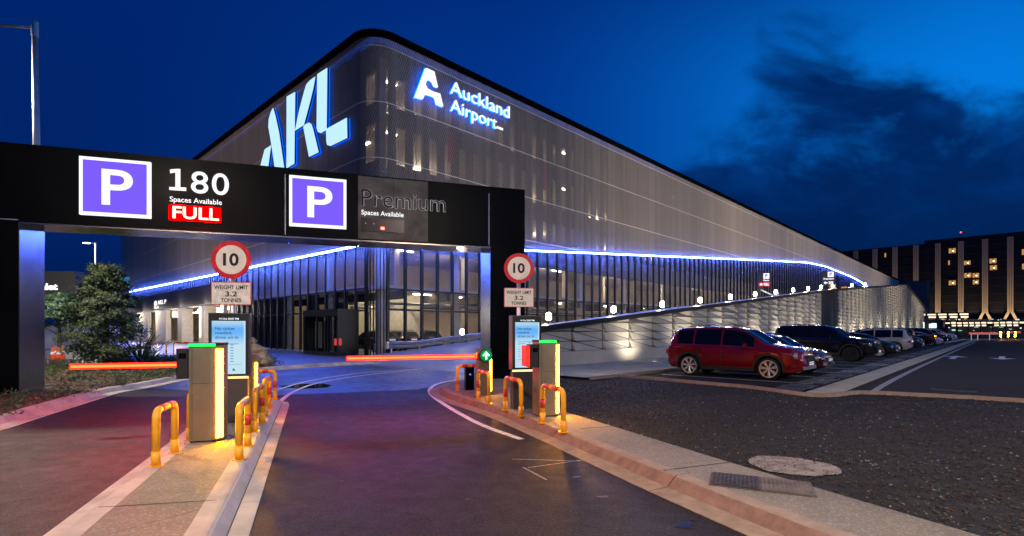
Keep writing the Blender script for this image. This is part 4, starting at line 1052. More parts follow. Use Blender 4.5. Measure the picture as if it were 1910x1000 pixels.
# added blue spots under the led line, aimed down to tint the crossing
for y_ in (4, 10, 17, 25, 34):
    X, Y = B.wld(-.25, y_); ld = bpy.data.lights.new('blue wash', 'SPOT'); ld.energy = 1900; ld.color = (.03, .09, 1); ld.spot_size = math.radians(84); ld.spot_blend = 1; ld.shadow_soft_size = .4
    lo = bpy.data.objects.new('added_blue_wash', ld); COL.objects.link(lo); lo.location = (X, Y, zlow(0, y_)-.25)
    X2, Y2 = B.wld(-6.5, y_-3); lo.rotation_euler = (Vector((X2, Y2, 0))-Vector(lo.location)).to_track_quat('-Z', 'Y').to_euler()
for x_ in (4, 11, 19, 28):
    X, Y = B.wld(x_, -.25); ld = bpy.data.lights.new('blue wash', 'SPOT'); ld.energy = 420; ld.color = (.05, .13, 1); ld.spot_size = math.radians(80); ld.spot_blend = 1; ld.shadow_soft_size = .4
    lo = bpy.data.objects.new('added_blue_wash', ld); COL.objects.link(lo); lo.location = (X, Y, zlow(x_, 0)-.25)
    X2, Y2 = B.wld(x_-2, -4); lo.rotation_euler = (Vector((X2, Y2, 0))-Vector(lo.location)).to_track_quat('-Z', 'Y').to_euler()
# bare fill lights added inside the car park: warm point lights in every storey
for z in (4.1, 7.9, 11.2, 14.6, 18.0):
    for k in range(7):
        X, Y = B.wld(7+k*13+(z % 2)*4, 8.5); ld = bpy.data.lights.new('storey light', 'POINT'); ld.energy = 400 if z > 5 else 900; ld.color = (1, .82, .58); ld.shadow_soft_size = .1
        lo = bpy.data.objects.new('storey_light', ld); COL.objects.link(lo); lo.location = (X, Y, z-.12)
for y_ in (6, 12, 18, 24):
    X, Y = B.wld(3.6, y_); ld = bpy.data.lights.new('lobby light', 'POINT'); ld.energy = 260; ld.color = (1, .88, .68); ld.shadow_soft_size = .15
    lo = bpy.data.objects.new('lobby_light', ld); COL.objects.link(lo); lo.location = (X, Y, 3.9)
# unseen flood lamp added on the left to warm the left face
X, Y = B.wld(-46, 20); fill_lamp_late = (X, Y)
# recessed uplights washing the wall
ups = [5.0, 11.2, 17.4, 23.6, 29.5, 35.5, 41.5, 54, 60, 66, 73, 80, 88, 97, 107, 118, 130, 144]
for k, s_ in enumerate(ups):
    X, Y = RW.wld(s_, -1.55)
    if k < 5:
        t_ = thing('ground_uplight', 'small lit ground light at the foot of the ramp wall, %s from the left' % ordn[k], 'ground light', (X, Y, .1), TH, 'ground lights at the wall foot')
        b = MB(); b.disc((0, 0, 0), (0, 0, 1), .16, .012, 20, .11); b.build('ring', 'galv', t_); b = MB(); b.disc((0, 0, 0), (0, 0, 1), .108, .008, 20); b.build('lens', emit('uplight lens', (1, .92, .75), 3), t_)
    else: t_ = None
    ld = bpy.data.lights.new('uplight', 'SPOT'); ld.energy = 380+s_*9; ld.color = (1, .90, .72); ld.spot_size = math.radians(125); ld.spot_blend = 1; ld.shadow_soft_size = .14
    lo = bpy.data.objects.new('uplight_lamp', ld); COL.objects.link(lo); lo.location = (X, Y, .22)
    tgt = Vector((*RW.wld(s_, 0), 2.1)); lo.rotation_euler = (tgt-Vector(lo.location)).to_track_quat('-Z', 'Y').to_euler()
# hanging direction signs above the upper ramp
def rampsign(px, py, D, label, red):
    X = (px-955)/FX*D; z = HC+(616-py)/FX*D; u = D/FX
    t_ = thing('ramp_direction_sign', label, 'direction sign', (X, D, z), -.25)
    b = MB(); b.bx(-11*u, 11*u, 0, .15, -16*u, 11*u); b.build('panel', mat('navy panel', (.01, .014, .04), .4), t_)
    b = MB(); b.bx(-1*u, 9*u, -.03, -.001, -1*u, 9*u); f_ = b.build('parking_symbol', 'white_e', t_)
    text('letter', 'P', 'purple_e', f_, (0, -.031, 0), AX, UP, 2*u, 6*u, .8*u, 7.4*u, .01, .04)
    text('caption', 'Premium' if not red else 'Park', 'white_e', t_, (0, -.01, 0), AX, UP, -(8 if not red else 1)*u, 9*u, -5.6*u, -2.6*u, .02, .03)
    if red: b = MB(); b.bx(-9*u, 10*u, -.03, -.001, -15*u, -8*u); b.build('red_display', emit('red display', (1, .015, .03), .9), t_)
    pts = [(-8, -11.5), (-4.5, -8.5), (-4.5, -10.6), (-1.5, -10.6), (-1.5, -12.4), (-4.5, -12.4), (-4.5, -14.5)]
    b = MB(); b.extr([(a*u, -.05, c_*u) for a, c_ in pts], (0, -.02, 0)); recalc(b.build('arrow', 'white_e', t_))
    text('display_text', 'FULL' if red else '250', 'white_e', t_, (0, -.05, 0), AX, UP, 0, 8*u, -14*u, -9*u, .02, .04)
    b = MB(); b.bx(-10*u-.1, -10*u+.1, .02, .2, -(z-zdeck(RW.loc(X, D)[0]))-.3, -16*u); b.build('pole', 'dark', t_)
    return t_
rampsign(1425, 519, 50, 'dark parking direction sign with a red display above the ramp', True)
rampsign(1545, 516, 75, 'dark parking direction sign with white arrow and lettering above the upper ramp', False)
# ramp entrance clutter: height bars, blue and orange doors
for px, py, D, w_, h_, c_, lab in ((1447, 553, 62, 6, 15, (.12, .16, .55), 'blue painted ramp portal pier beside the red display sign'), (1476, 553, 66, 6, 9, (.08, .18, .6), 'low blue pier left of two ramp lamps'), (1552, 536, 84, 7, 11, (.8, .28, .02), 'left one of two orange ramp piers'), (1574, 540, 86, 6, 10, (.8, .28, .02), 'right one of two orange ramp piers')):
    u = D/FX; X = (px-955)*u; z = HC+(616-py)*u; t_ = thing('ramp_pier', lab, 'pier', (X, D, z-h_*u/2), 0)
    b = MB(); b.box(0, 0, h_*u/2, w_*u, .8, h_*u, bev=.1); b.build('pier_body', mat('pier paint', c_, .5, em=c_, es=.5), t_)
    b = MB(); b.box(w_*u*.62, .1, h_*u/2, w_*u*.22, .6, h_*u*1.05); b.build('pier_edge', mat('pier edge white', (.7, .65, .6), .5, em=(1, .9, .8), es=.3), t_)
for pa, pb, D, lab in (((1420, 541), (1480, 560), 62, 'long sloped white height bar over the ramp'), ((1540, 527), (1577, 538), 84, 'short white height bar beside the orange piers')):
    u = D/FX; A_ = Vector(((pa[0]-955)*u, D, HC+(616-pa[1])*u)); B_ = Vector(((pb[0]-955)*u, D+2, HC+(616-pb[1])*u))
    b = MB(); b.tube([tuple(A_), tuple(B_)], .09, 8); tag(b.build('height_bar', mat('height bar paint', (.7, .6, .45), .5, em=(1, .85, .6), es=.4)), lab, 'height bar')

# ================================================================ HOTEL AND FAR LIGHTS
HT = Frame(193, 210, TH-math.pi/2)    # local x runs toward the right and the viewer
ht = thing('hotel', 'dark hotel block with pale lit vertical ribs and a few warm windows', 'hotel', (193, 210, 0), TH-math.pi/2)
HZ = 40.6
b = MB(); b.bx(-60, -19.5, .6, 24, 8.5, 39.2); b.bx(-19.5, 60, .6, 24, 8.5, HZ); b.build('block', mat('dark facade', (.010, .010, .011), .45, var=.3, vs=.1), ht)
b = MB(); b.bx(-60, 60, 6, 24, 0, 8.45); b.build('ground_storey', mat('dark lobby glass', (.015, .02, .03), .1), ht)
bandm = mat('band', (.03, .03, .03), .5)
for r_ in range(9):
    b = MB()
    for k in range(-8, 9): b.bx(k*7.4+.9, k*7.4+6.5, .50, .59, 9.4+r_*3.4, 9.4+r_*3.4+.28)
    b.build('floor_band', bandm, ht)
ribm = mat('warm lit rib', (.50, .40, .27), .6)
rib = MB(); rib.bx(-.9, -.35, -.6, .49, 9, HZ-1.8); rib.bx(-.25, .25, -.75, .49, 9, HZ-1.8); rib.bx(.35, .9, -.6, .49, 9, HZ-1.8)
for sg_ in (-1, 1): rib.add([(sg_*(.0+a), y, z) for a, y, z in ((0, -.6, 9), (.9, -.6, 9), (4.6, -.6, 0), (3.5, -.6, 0), (0, .4, 9), (.9, .4, 9), (4.6, .4, 0), (3.5, .4, 0))], [(0, 1, 2, 3), (4, 5, 6, 7), (0, 1, 5, 4), (1, 2, 6, 5), (3, 2, 6, 7), (0, 3, 7, 4)])
rb0 = rib.build('rib', ribm, ht)
for k in range(-6, 6):
    o = rb0 if k == -6 else rb0.copy()
    if k != -6: COL.objects.link(o); o.parent = ht
    o.location = (k*7.42, 0, 0)
    ld = bpy.data.lights.new('rib wash', 'SPOT'); ld.energy = 7000; ld.color = (1, .72, .42); ld.spot_size = math.radians(70); ld.spot_blend = .8; ld.shadow_soft_size = .2
    lo = bpy.data.objects.new('rib_floodlight', ld); COL.objects.link(lo); X, Y = HT.wld(k*7.42, -5.5); lo.location = (X, Y, 1.5)
    tx, ty = HT.wld(k*7.42, 0); lo.rotation_euler = (Vector((tx, ty, 15))-Vector(lo.location)).to_track_quat('-Z', 'Y').to_euler()
for px, py, w_, h_ in ((1776, 466.5, 13, 10), (1804, 489, 12, 9), (1852, 485.5, 13, 10), (1853, 498, 13, 10), (1776, 526.5, 13, 10), (1805, 512.5, 13, 10), (1820, 512.5, 12, 10), (1820, 525, 11, 10), (1770, 490, 3, 8), (1651, 476, 3, 7), (1909, 470, 6, 10), (1909, 497, 5, 10)):
    (xa, za), (xb, zb) = HT.fp(px-w_/2, py-h_/2, .0), HT.fp(px+w_/2, py+h_/2, .0)
    b = MB(); b.bx(xa, xb, .30, .38, zb, za); f_ = b.build('window', 'winwarm', ht)
    if w_ > 8:
        b = MB(); b.bx((xa+xb)/2-.12, (xa+xb)/2+.12, .26, .29, zb, za); b.bx(xa, xb, .26, .29, za-.5, za); b.build('window_frame', 'blackm', f_)
        b = MB(); b.box(xa+(xb-xa)*.6, .27, zb+(za-zb)*.35, .5, .03, .5); b.build('room_lamp', emit('room lamp', (1, .85, .5), 3), f_)
X, Z = HT.fp(1792, 433.5, 0); b = MB(); b.tube([(X, 1.5, HZ), (X, 1.5, Z)], .08, 6); mst = b.build('mast', 'dark', ht)
b = MB(); b.box(X, 1.5, Z+.2, .5, .5, .5, bev=.15); b.build('beacon', emit('red beacon', (6, .25, .3), 1), mst)
# covered walkways with lit fascias
def canopy(pa, pb, D0, D1, zt, zb, n, label, seed):
    r = random.Random(seed); A_ = Vector(((pa-955)/FX*D0, D0, 0)); B_ = Vector(((pb-955)/FX*D1, D1, 0)); d = B_-A_
    t_ = thing('walkway_canopy', label, 'canopy', A_, math.atan2(d.y, d.x)); L = d.length
    b = MB(); b.bx(0, L, -.02, 3.2, zb-.1, zt+.25); b.build('roof', 'dark', t_)
    b = MB(); b2 = MB()
    for k in range(n):
        x0, x1 = k*L/n+.12*L/n, (k+1)*L/n-.10*L/n; zm = (zt+zb)/2
        b.bx(x0, x1, -.12, -.03, zm+(zt-zb)*.12, zt-r.random()*.1); 
        if r.random() < .8: b2.bx(x0+.1*L/n, x1, -.12, -.03, zb, zm-(zt-zb)*.14)
    b.build('lit_fascia', 'canopy_e', t_); b2.build('lit_soffit', emit('soffit glow', (1, .80, .62), 1.5), t_)
    for k in range(0, n+1, 2): b = MB(); b.bx(k*L/n-.1, k*L/n+.1, .4, .6, .0, zb-.1); b.build('post', 'dark', t_)
canopy(1708, 1808, 128, 124, HC+31*.131, HC+23*.131, 5, 'upper lit canopy with wide glowing fascia panels beyond the parked cars', 1)
canopy(1762, 1925, 112, 104, HC+15.5*.113, HC+7.5*.113, 14, 'long low lit canopy crossing behind the car park exit', 2)
# small distant lights and shop fronts under the canopies
bl = thing('terminal_shopfront', 'bright distant glazed shopfront between the wall end and the canopies', 'building', (0, 0, 0))
rr = random.Random(11)
for px, w_, h_ in ((1713, 6, 11), (1722, 5, 11), (1736, 4, 8), (1741, 5, 9), (1745, 4, 9)):
    D = 126; u = D/FX; X = (px-955)*u
    b = MB(); b.bx(X-w_*u/2, X+w_*u/2, D, D+.2, HC+4*u, HC+(4+h_)*u); b.build('window', emit('cool window', (.75, .92, 1), 1.4), bl)
b = MB(); b.bx(97, 107, 126.3, 130, 0, 4.2); b.build('wall', 'dark', bl)
lw = thing('low_terminal_building', 'low dark terminal building with scattered small lights under the hotel', 'building', (0, 0, 0))
b = MB(); b.bx(98, 175, 139, 146, 0, 4.6); b.build('wall', 'dgrey', lw)
for k in range(46):
    px = rr.uniform(1745, 1905); py = rr.uniform(596, 622); D = 138.8; u = D/FX; w_ = rr.choice([1.2, 2, 5, 7])*u; h_ = rr.choice([1, 1.6, 2.2])*u
    c_ = rr.choice([(1, .85, .6), (1, .5, .2), (.8, 1, .9), (1, .95, .85), (.4, .9, .5), (.5, .6, 1)])
    X = (px-955)*u; z = HC+(616-py)*u; b = MB(); b.bx(X, X+w_, D-.1-k*.004, D-.001-k*.004, z, z+h_); b.build('lit_window', emit('far light', c_, rr.uniform(.5, 1.5)), lw)
# exit barriers of the far lot
for k, px in enumerate((1865.5, 1879.5, 1892.5)):
    D = 88; u = D/FX; X = (px-955)*u
    t_ = thing('exit_pay_column', '%s of three small green topped glowing exit columns at the far end of the lot' % ['left', 'middle', 'right'][k], 'pay station', (X, D, .0), 0, 'exit columns at the far end')
    b = MB(); b.box(0, 0, .7, .34, .3, 1.4, bev=.04); b.build('casing', 'alu', t_)
    b = MB(); b.bx(-.16, .05, -.17, -.155, .55, 1.35); b.build('light_strip', 'strip_e', t_)
    b = MB(); b.bx(.06, .17, -.17, -.155, .7, 1.42); b.build('green_light_bar', emit('dim green bar', (.02, .5, .1), 1), t_)
for k, (pa, pb, py, D) in enumerate(((1808, 1862, 622.5, 92), (1884, 1904, 620.5, 93))):
    u = D/FX; b = MB(); b.bx((pa-955)*u, (pb-955)*u, D, D+.1, HC+(614.8-py)*u, HC+(618.5-py)*u)
    tag(b.build('exit_boom', 'redtrail'), 'long red glowing exit boom left of the three columns' if k == 0 else 'short red glowing exit boom right of the three columns', 'boom barrier')
rl_ = thing('exit_railing', 'pale low railing on the kerb at the far end of the lot', 'railing', (0, 0, 0))
D = 84; u = D/FX
b = MB(); b.bx((1812-955)*u, (1870-955)*u, D, D+.06, 1.0, 1.06); b.build('rail', 'reflw', rl_)
for px in (1812, 1824, 1846, 1868): b = MB(); b.bx((px-955)*u-.04, (px-955)*u+.04, D, D+.06, .0, 1.0); b.build('post', 'reflw', rl_)
# lights of that forecourt
def arealight(x, y, z, e, col, size, name='area', tgt=None):
    ld = bpy.data.lights.new(name, 'AREA'); ld.energy = e; ld.color = col; ld.shape = 'DISK'; ld.size = size
    lo = bpy.data.objects.new(name, ld); COL.objects.link(lo); lo.location = (x, y, z)
    if tgt: lo.rotation_euler = (Vector(tgt)-Vector((x, y, z))).to_track_quat('-Z', 'Y').to_euler()
    return lo

# ================================================================ STREET LAMPS AND ADDED FILL LAMPS
def street_lamp(x, y, h, arm, ang, label, energy, lean=0, col=(1, .84, .66), group=None, flood=None):
    t_ = thing('street_lamp', label, 'street lamp', (x, y, .0), ang, group)
    b = MB(); b.tube([(0, 0, 0), (0, 0, 1.2), (lean*.6, 0, h*.6), (lean, 0, h)], [.115, .11, .085, .065], 16); b.build('pole', 'galv', t_, True)
    b = MB(); b.box(0, 0, .13, .38, .38, .03, bev=.04); b.build('base_plate', 'galv', t_)
    b = MB(); b.tube([(lean, 0, h-.05), (lean+arm*.5, 0, h+.06), (lean+arm, 0, h+.10)], [.045, .04, .035], 10); b.build('arm', 'galv', t_, True)
    b = MB(); b.tube([(lean, 0, h-.3), (lean, 0, h+.12)], .085, 12); b.build('collar', 'galv', t_)
    s_ = 1 if arm > 0 else -1
    b = MB(); b.box(lean+arm+s_*.3, 0, h+.11, .7, .26, .09, bev=.06); hd = b.build('lamp_head', 'galv', t_)
    b = MB(); b.bx(lean+arm+s_*.3-.25, lean+arm+s_*.3+.25, -.09, .09, h+.045, h+.062); b.build('lens', emit('street lamp lens', col, 30), hd)
    if energy:
        ca, sa = math.cos(ang), math.sin(ang); lx = lean+arm+s_*.3
        arealight(x+lx*ca, y+lx*sa, h+.03, energy, col, .5, 'street_light')
    return t_
street_lamp(-13.12, 14.3, 10.1, -2.6, 0, 'tall grey street lamp behind the left gantry leg', 2200, -.14)
street_lamp(-36.4, 45, 9.2, -.5, 0, 'distant glowing street lamp beyond the bushy tree', 900, 0, (1, .9, .66))
street_lamp(9.5, -5.5, 10, -2.2, -.3, 'added fill lamp behind the viewer, right of the footpath', 3300)  # this lamp and the next are added fill for the foreground
street_lamp(-9.5, -5, 10, 2.4, .2, 'added fill lamp behind the viewer, left of the lanes', 2700)
street_lamp(34, 10, 11, -1.5, .3, 'added fill lamp beside the right car park, out of frame', 2600)  # added out of view to light the lot
for k, (lx, ly) in enumerate(((2, -38), (28, -38), (56, -38), (88, -38), (124, -38), (160, -38))):  # poles and floods added out of view to brighten the facade
    X, Y = RW.wld(lx, ly)
    street_lamp(X, Y, 13, -1.2, 0, 'added tall flood lamp out of view on the right, %s counted from the viewer' % ordn[k], 1500)
    ld = bpy.data.lights.new('flood', 'SPOT'); ld.energy = (17000, 56000, 78000, 82000, 84000, 84000)[k]; ld.color = (1, .86, .70); ld.spot_size = math.radians(52); ld.spot_blend = 1; ld.shadow_soft_size = .3
    lo = bpy.data.objects.new('flood_light', ld); COL.objects.link(lo); lo.location = (X, Y, 12.8)
    tx, ty = RW.wld(lx+10, 12); lo.rotation_euler = (Vector((tx, ty, 17))-Vector(lo.location)).to_track_quat('-Z', 'Y').to_euler()

X, Y = fill_lamp_late
street_lamp(X, Y, 11, 1.2, .4, 'added flood lamp on the left, out of frame', 0)
ld = bpy.data.lights.new('flood', 'SPOT'); ld.energy = 19000; ld.color = (1, .80, .56); ld.spot_size = math.radians(60); ld.spot_blend = 1; ld.shadow_soft_size = .3
lo = bpy.data.objects.new('flood_light', ld); COL.objects.link(lo); lo.location = (X, Y, 11); tx, ty = B.wld(0, 24); lo.rotation_euler = (Vector((tx, ty, 16))-Vector((X, Y, 11))).to_track_quat('-Z', 'Y').to_euler()

# ================================================================ LEFT SIDE: tree, valet sign, cones, rocks
def tree(x, y, h, rx, label, n, leaves, seed, lo=.08, leaf=.15, name='tree'):
    r_ = np.random.default_rng(seed); t_ = thing(name, label, 'tree', (x, y, .1))
    b = MB(); b.tube([(0, 0, 0), (.05, 0, h*.3), (-.05, .05, h*.62), (0, 0, h*.85)], [.13, .10, .06, .025], 8)
    for k in range(9):
        a = k*2.4; z = h*(.12+.07*k); b.tube([(0, 0, z), (math.cos(a)*rx*.35, math.sin(a)*rx*.35, z+h*.10), (math.cos(a)*rx*.7, math.sin(a)*rx*.7, z+h*.16)], [.05, .03, .012], 6)
    b.build('trunk', mat('bark', (.06, .045, .03), .9), t_)
    nc = n; C = []
    d = r_.normal(size=(nc, 3)); d /= np.linalg.norm(d, axis=1)[:, None]
    zz = r_.random(nc)**.9; prof = np.interp(zz, [0, .12, .35, .60, .70, .86, 1], [.62, .96, 1.0, .88, .60, .42, .20])
    a = r_.uniform(0, 6.283, nc); rad = np.sqrt(r_.uniform(.18, 1, nc))*prof*rx*(1+.16*np.sin(3*a+zz*7)+.10*np.sin(5*a-zz*11))
    c_ = np.stack([rad*np.cos(a), rad*np.sin(a), h*(lo+(1-lo)*zz)], 1)
    outv = np.stack([np.cos(a)*.8, np.sin(a)*.8, np.full(nc, .75)], 1)
    per = 66; CC = np.repeat(c_, per, 0)+r_.normal(size=(nc*per, 3))*np.array([.15, .15, .075])*(h/4.2)
    NN = np.repeat(outv, per, 0)
    leafmesh('crown', CC, leaf, leaves, t_, NN, asp=.42)
    return t_
X, Y = (196-955)/FX*20.5, 20.5
tree(X, Y, 4.1, 1.42, 'dense rounded evergreen tree with clustered leaves in the left bed', 330, [LG[0], LG[1], LG[2], LG[3], LG[0]], 4, leaf=.12)
tree((110-955)/FX*40, 40, 4.3, 2.4, 'spreading dark tree under the valet sign at the left', 150, [LG[0], LG[3]], 6, lo=.45, leaf=.22)
# spiky palm-like plants right of the tree
def spiky(x, y, h, label, seed, n=42):
    r_ = random.Random(seed); t_ = thing('spiky_plant', label, 'plant', (x, y, .1)); b = MB()
    for k in range(n):
        a = r_.uniform(0, 6.28); e = r_.uniform(.35, 1.35); L = h*r_.uniform(.75, 1.1); w_ = .035
        pts = [(0, 0, 0)]+[(math.cos(a)*L*q*math.cos(e*(1-q*.25)), math.sin(a)*L*q*math.cos(e*(1-q*.25)), L*q*math.sin(e)*(1-q*.18)) for q in (.35, .7, 1)]
        ws = [w_*.6, w_, w_*.8, .004]; px_, py_ = -math.sin(a), math.cos(a)
        for p, ww in zip(pts, ws): b.v += [(p[0]-px_*ww, p[1]-py_*ww, p[2]), (p[0]+px_*ww, p[1]+py_*ww, p[2])]
        o_ = len(b.v)-8; b.f += [(o_+2*i, o_+2*i+1, o_+2*i+3, o_+2*i+2) for i in range(3)]
    b.build('fronds', LG[1], t_); return t_
spiky((262-955)/FX*22, 22, 1.9, 'tall spiky palm like plant at the right edge of the bushy tree', 3)
spiky((276-955)/FX*21.6, 21.6, 1.0, 'short spiky plant low beside the tall spiky one', 8, 30)
# small stepped shrubs under the entrance
n = 900; x = rng.uniform(-18, -11.5, n); y = rng.uniform(23.4, 25.2, n); C = np.repeat(np.stack([x, y, np.full(n, .2)], 1), 14, 0); C += rng.normal(size=C.shape)*np.array([.12, .12, .12]); C[:, 2] = np.abs(C[:, 2]-.1)+.1
tag(leafmesh('low_hedge', C, .10, [LG[0], LG[3], LG[1]]), 'low dark hedge along the back of the left bed', 'hedge')
# valet sign building
vb = thing('valet_building', 'low black signed building with white alet lettering visible and a pale wall', 'building', ((70-955)/FX*42, 42, 0))
u = 42/FX
b = MB(); b.bx(-5, 70*u, 0, 6, HC+65*u, HC+110*u); b.build('sign_box', 'blackm', vb)
text('lettering', 'Valet', emit('valet white', (1, 1, 1), 1.8), vb, (0, -.02, 0), AX, UP, -7*u, 38*u, HC+75*u, HC+87*u, .03, .03)
b = MB(); b.bx(-5, 75*u, .5, 6, 0, HC+9*u); b.build('wall', mat('white painted wall', (.62, .62, .62), .7), vb)
b = MB(); b.bx(-5, 75*u, .3, .5, HC+62*u, HC+64*u); b.build('fascia_edge', 'galv', vb)
b = MB(); b.bx(72*u, 104*u, 3, 4, HC+86*u, HC+108*u); b.build('green_lit_panel', mat('teal panel', (.0, .25, .18), .5, em=(.0, .30, .20), es=.12), vb)
arealight((105-955)/FX*37, 36, 5.2, 700, (1, .95, .9), 1, 'valet_wall_fill', ((105-955)/FX*42, 42, 1))  # added light that brightens the pale valet wall
def cone(x, y, label):
    t_ = thing('traffic_cone', label, 'traffic cone', (x, y, .1), 0, 'orange traffic cones beside the bushy tree')
    b = MB(); b.box(0, 0, .02, .36, .36, .04, bev=.05); b.build('base', 'orange', t_)
    cs = mat('cone orange', (.85, .14, .03), .4, em=(1, .12, .03), es=.12)
    b = MB(); b.tube([(0, 0, .04), (0, 0, .74)], [.135, .035], 18); b.build('cone_body', cs, t_, True)
    b = MB(); b.tube([(0, 0, .40), (0, 0, .50)], [.091, .076], 18); b.build('white_band', 'reflw', t_, True)
for px, D, lab in ((98, 24.5, 'leftmost orange cone left of the tree'), (103.5, 26, 'second orange cone from the left, standing further back'), (108.5, 24.7, 'third orange cone from the left, brightest of the row'), (116, 26.4, 'rightmost orange cone touching the tree')):
    cone((px-955)/FX*D, D, lab)
def rock(x, y, z, s, seed, label):
    r_ = random.Random(seed); bm = bmesh.new(); bmesh.ops.create_icosphere(bm, subdivisions=2, radius=1)
    for v_ in bm.verts:
        k = 1+.28*math.sin(v_.co.x*3+seed)*math.cos(v_.co.y*2.6+seed*2)+r_.uniform(-.10, .10)
        v_.co = Vector((v_.co.x*s*1.25*k, v_.co.y*s*k, v_.co.z*s*.72*k))
    me = bpy.data.meshes.new('rock'); bm.to_mesh(me); bm.free(); me.materials.append(M['rockm'])
    o = bpy.data.objects.new('rock', me); COL.objects.link(o); o.location = (x, y, z); o.rotation_euler = (0, 0, seed*1.3); tag(o, label, 'rock', 'rocks piled at the end of the left bed')
M['rockm'] = mat('brown rock', (.22, .17, .11), .9, var=.45, vs=2.5, bump=.6, bs=9)
for k, (px, D, z, s_) in enumerate(((468, 21.8, .32, .42), (482, 22.3, .34, .46), (494, 21.9, .26, .30), (475, 22.6, .78, .36), (487, 22.7, .70, .26), (470, 22.9, 1.18, .22))):
    rock((px-955)/FX*D, D, z, s_, k+2, ['big low brown rock at the left of the pile', 'big low brown rock in the middle of the pile', 'small brown rock at the right end of the pile', 'brown rock stacked on the left of the pile', 'small rock stacked on the right of the pile', 'smallest brown rock on top of the pile'][k])
# small hoops in front of the left entrance
for k, (px, D) in enumerate(((288, 30), (336, 33))):
    X = (px-955)/FX*D; o = hoop((X-.4, D), (X+.5, D+.3), ['small yellow hoop in front of the cream entrance piers', 'small orange hoop beside the lit hall column'][k], 'all', .75); o.location.z = .1
    o['group'] = 'small hoops at the building entrance'

# ================================================================ CARS
PROF = {
 'suv': dict(L=4.70, top=[(0, .88), (.03, 1.04), (.09, 1.15), (.30, 1.62), (.50, 1.71), (1.5, 1.75), (2.4, 1.73), (2.85, 1.65), (3.60, 1.17), (3.9, 1.12), (4.35, 1.05), (4.60, .96), (4.70, .68)],
   belt=[(0, .80), (.12, 1.10), (.6, 1.10), (3.4, 1.03), (3.7, 1.02), (4.35, .94), (4.70, .62)], w=[(0, .70), (.10, .84), (.45, .90), (4.0, .915), (4.35, .87), (4.60, .74), (4.70, .58)],
   bot=[(0, .44), (.25, .28), (4.4, .26), (4.7, .36)], wheels=(.93, 3.66), R=.36, glass=[(.44, 1.05), (1.12, 2.06), (2.13, 3.18)], ws=(2.92, 3.58), rw=(.12, .28)),
 'bigsuv': dict(L=4.95, top=[(0, .95), (.03, 1.15), (.08, 1.25), (.24, 1.78), (.40, 1.88), (1.6, 1.92), (2.6, 1.88), (3.0, 1.80), (3.62, 1.30), (3.9, 1.24), (4.5, 1.18), (4.86, 1.08), (4.95, .8)],
   belt=[(0, .9), (.08, 1.22), (3.5, 1.16), (3.8, 1.15), (4.86, 1.02), (4.95, .75)], w=[(0, .78), (.10, .90), (.45, .96), (4.2, .97), (4.6, .93), (4.88, .84), (4.95, .70)],
   bot=[(0, .50), (.25, .36), (4.6, .34), (4.95, .44)], wheels=(1.0, 3.85), R=.40, glass=[(.36, 1.05), (1.12, 2.12), (2.2, 3.22)], ws=(3.08, 3.62), rw=(.10, .24)),
 'hatch': dict(L=4.30, top=[(0, .80), (.04, .96), (.14, 1.05), (.50, 1.38), (.9, 1.46), (1.7, 1.49), (2.3, 1.45), (2.7, 1.36), (3.3, 1.0), (3.6, .95), (4.0, .86), (4.22, .76), (4.3, .58)],
   belt=[(0, .76), (.14, 1.0), (3.1, .94), (3.4, .92), (4.0, .82), (4.3, .55)], w=[(0, .66), (.12, .82), (.5, .885), (3.6, .89), (3.95, .85), (4.2, .70), (4.3, .54)],
   bot=[(0, .40), (.25, .22), (4.0, .20), (4.3, .30)], wheels=(.80, 3.42), R=.33, glass=[(.62, 1.0), (1.06, 1.92), (1.98, 2.92)], ws=(2.70, 3.24), rw=(.18, .50)),
 'pickup': dict(L=5.25, top=[(0, 1.05), (.04, 1.15), (.1, 1.17), (1.62, 1.17), (1.70, 1.62), (1.85, 1.76), (2.6, 1.80), (3.1, 1.74), (3.35, 1.66), (3.98, 1.20), (4.2, 1.15), (4.9, 1.05), (5.16, .92), (5.25, .70)],
   belt=[(0, 1.0), (.1, 1.16), (1.66, 1.165), (3.9, 1.10), (4.9, .98), (5.25, .66)], w=[(0, .82), (.06, .90), (.4, .93), (4.5, .93), (4.9, .89), (5.16, .78), (5.25, .62)],
   bot=[(0, .55), (.2, .42), (4.9, .34), (5.25, .42)], wheels=(1.15, 4.33), R=.39, glass=[(1.92, 2.55), (2.62, 3.52)], ws=(3.36, 3.96), rw=(1.66, 1.72)),
}
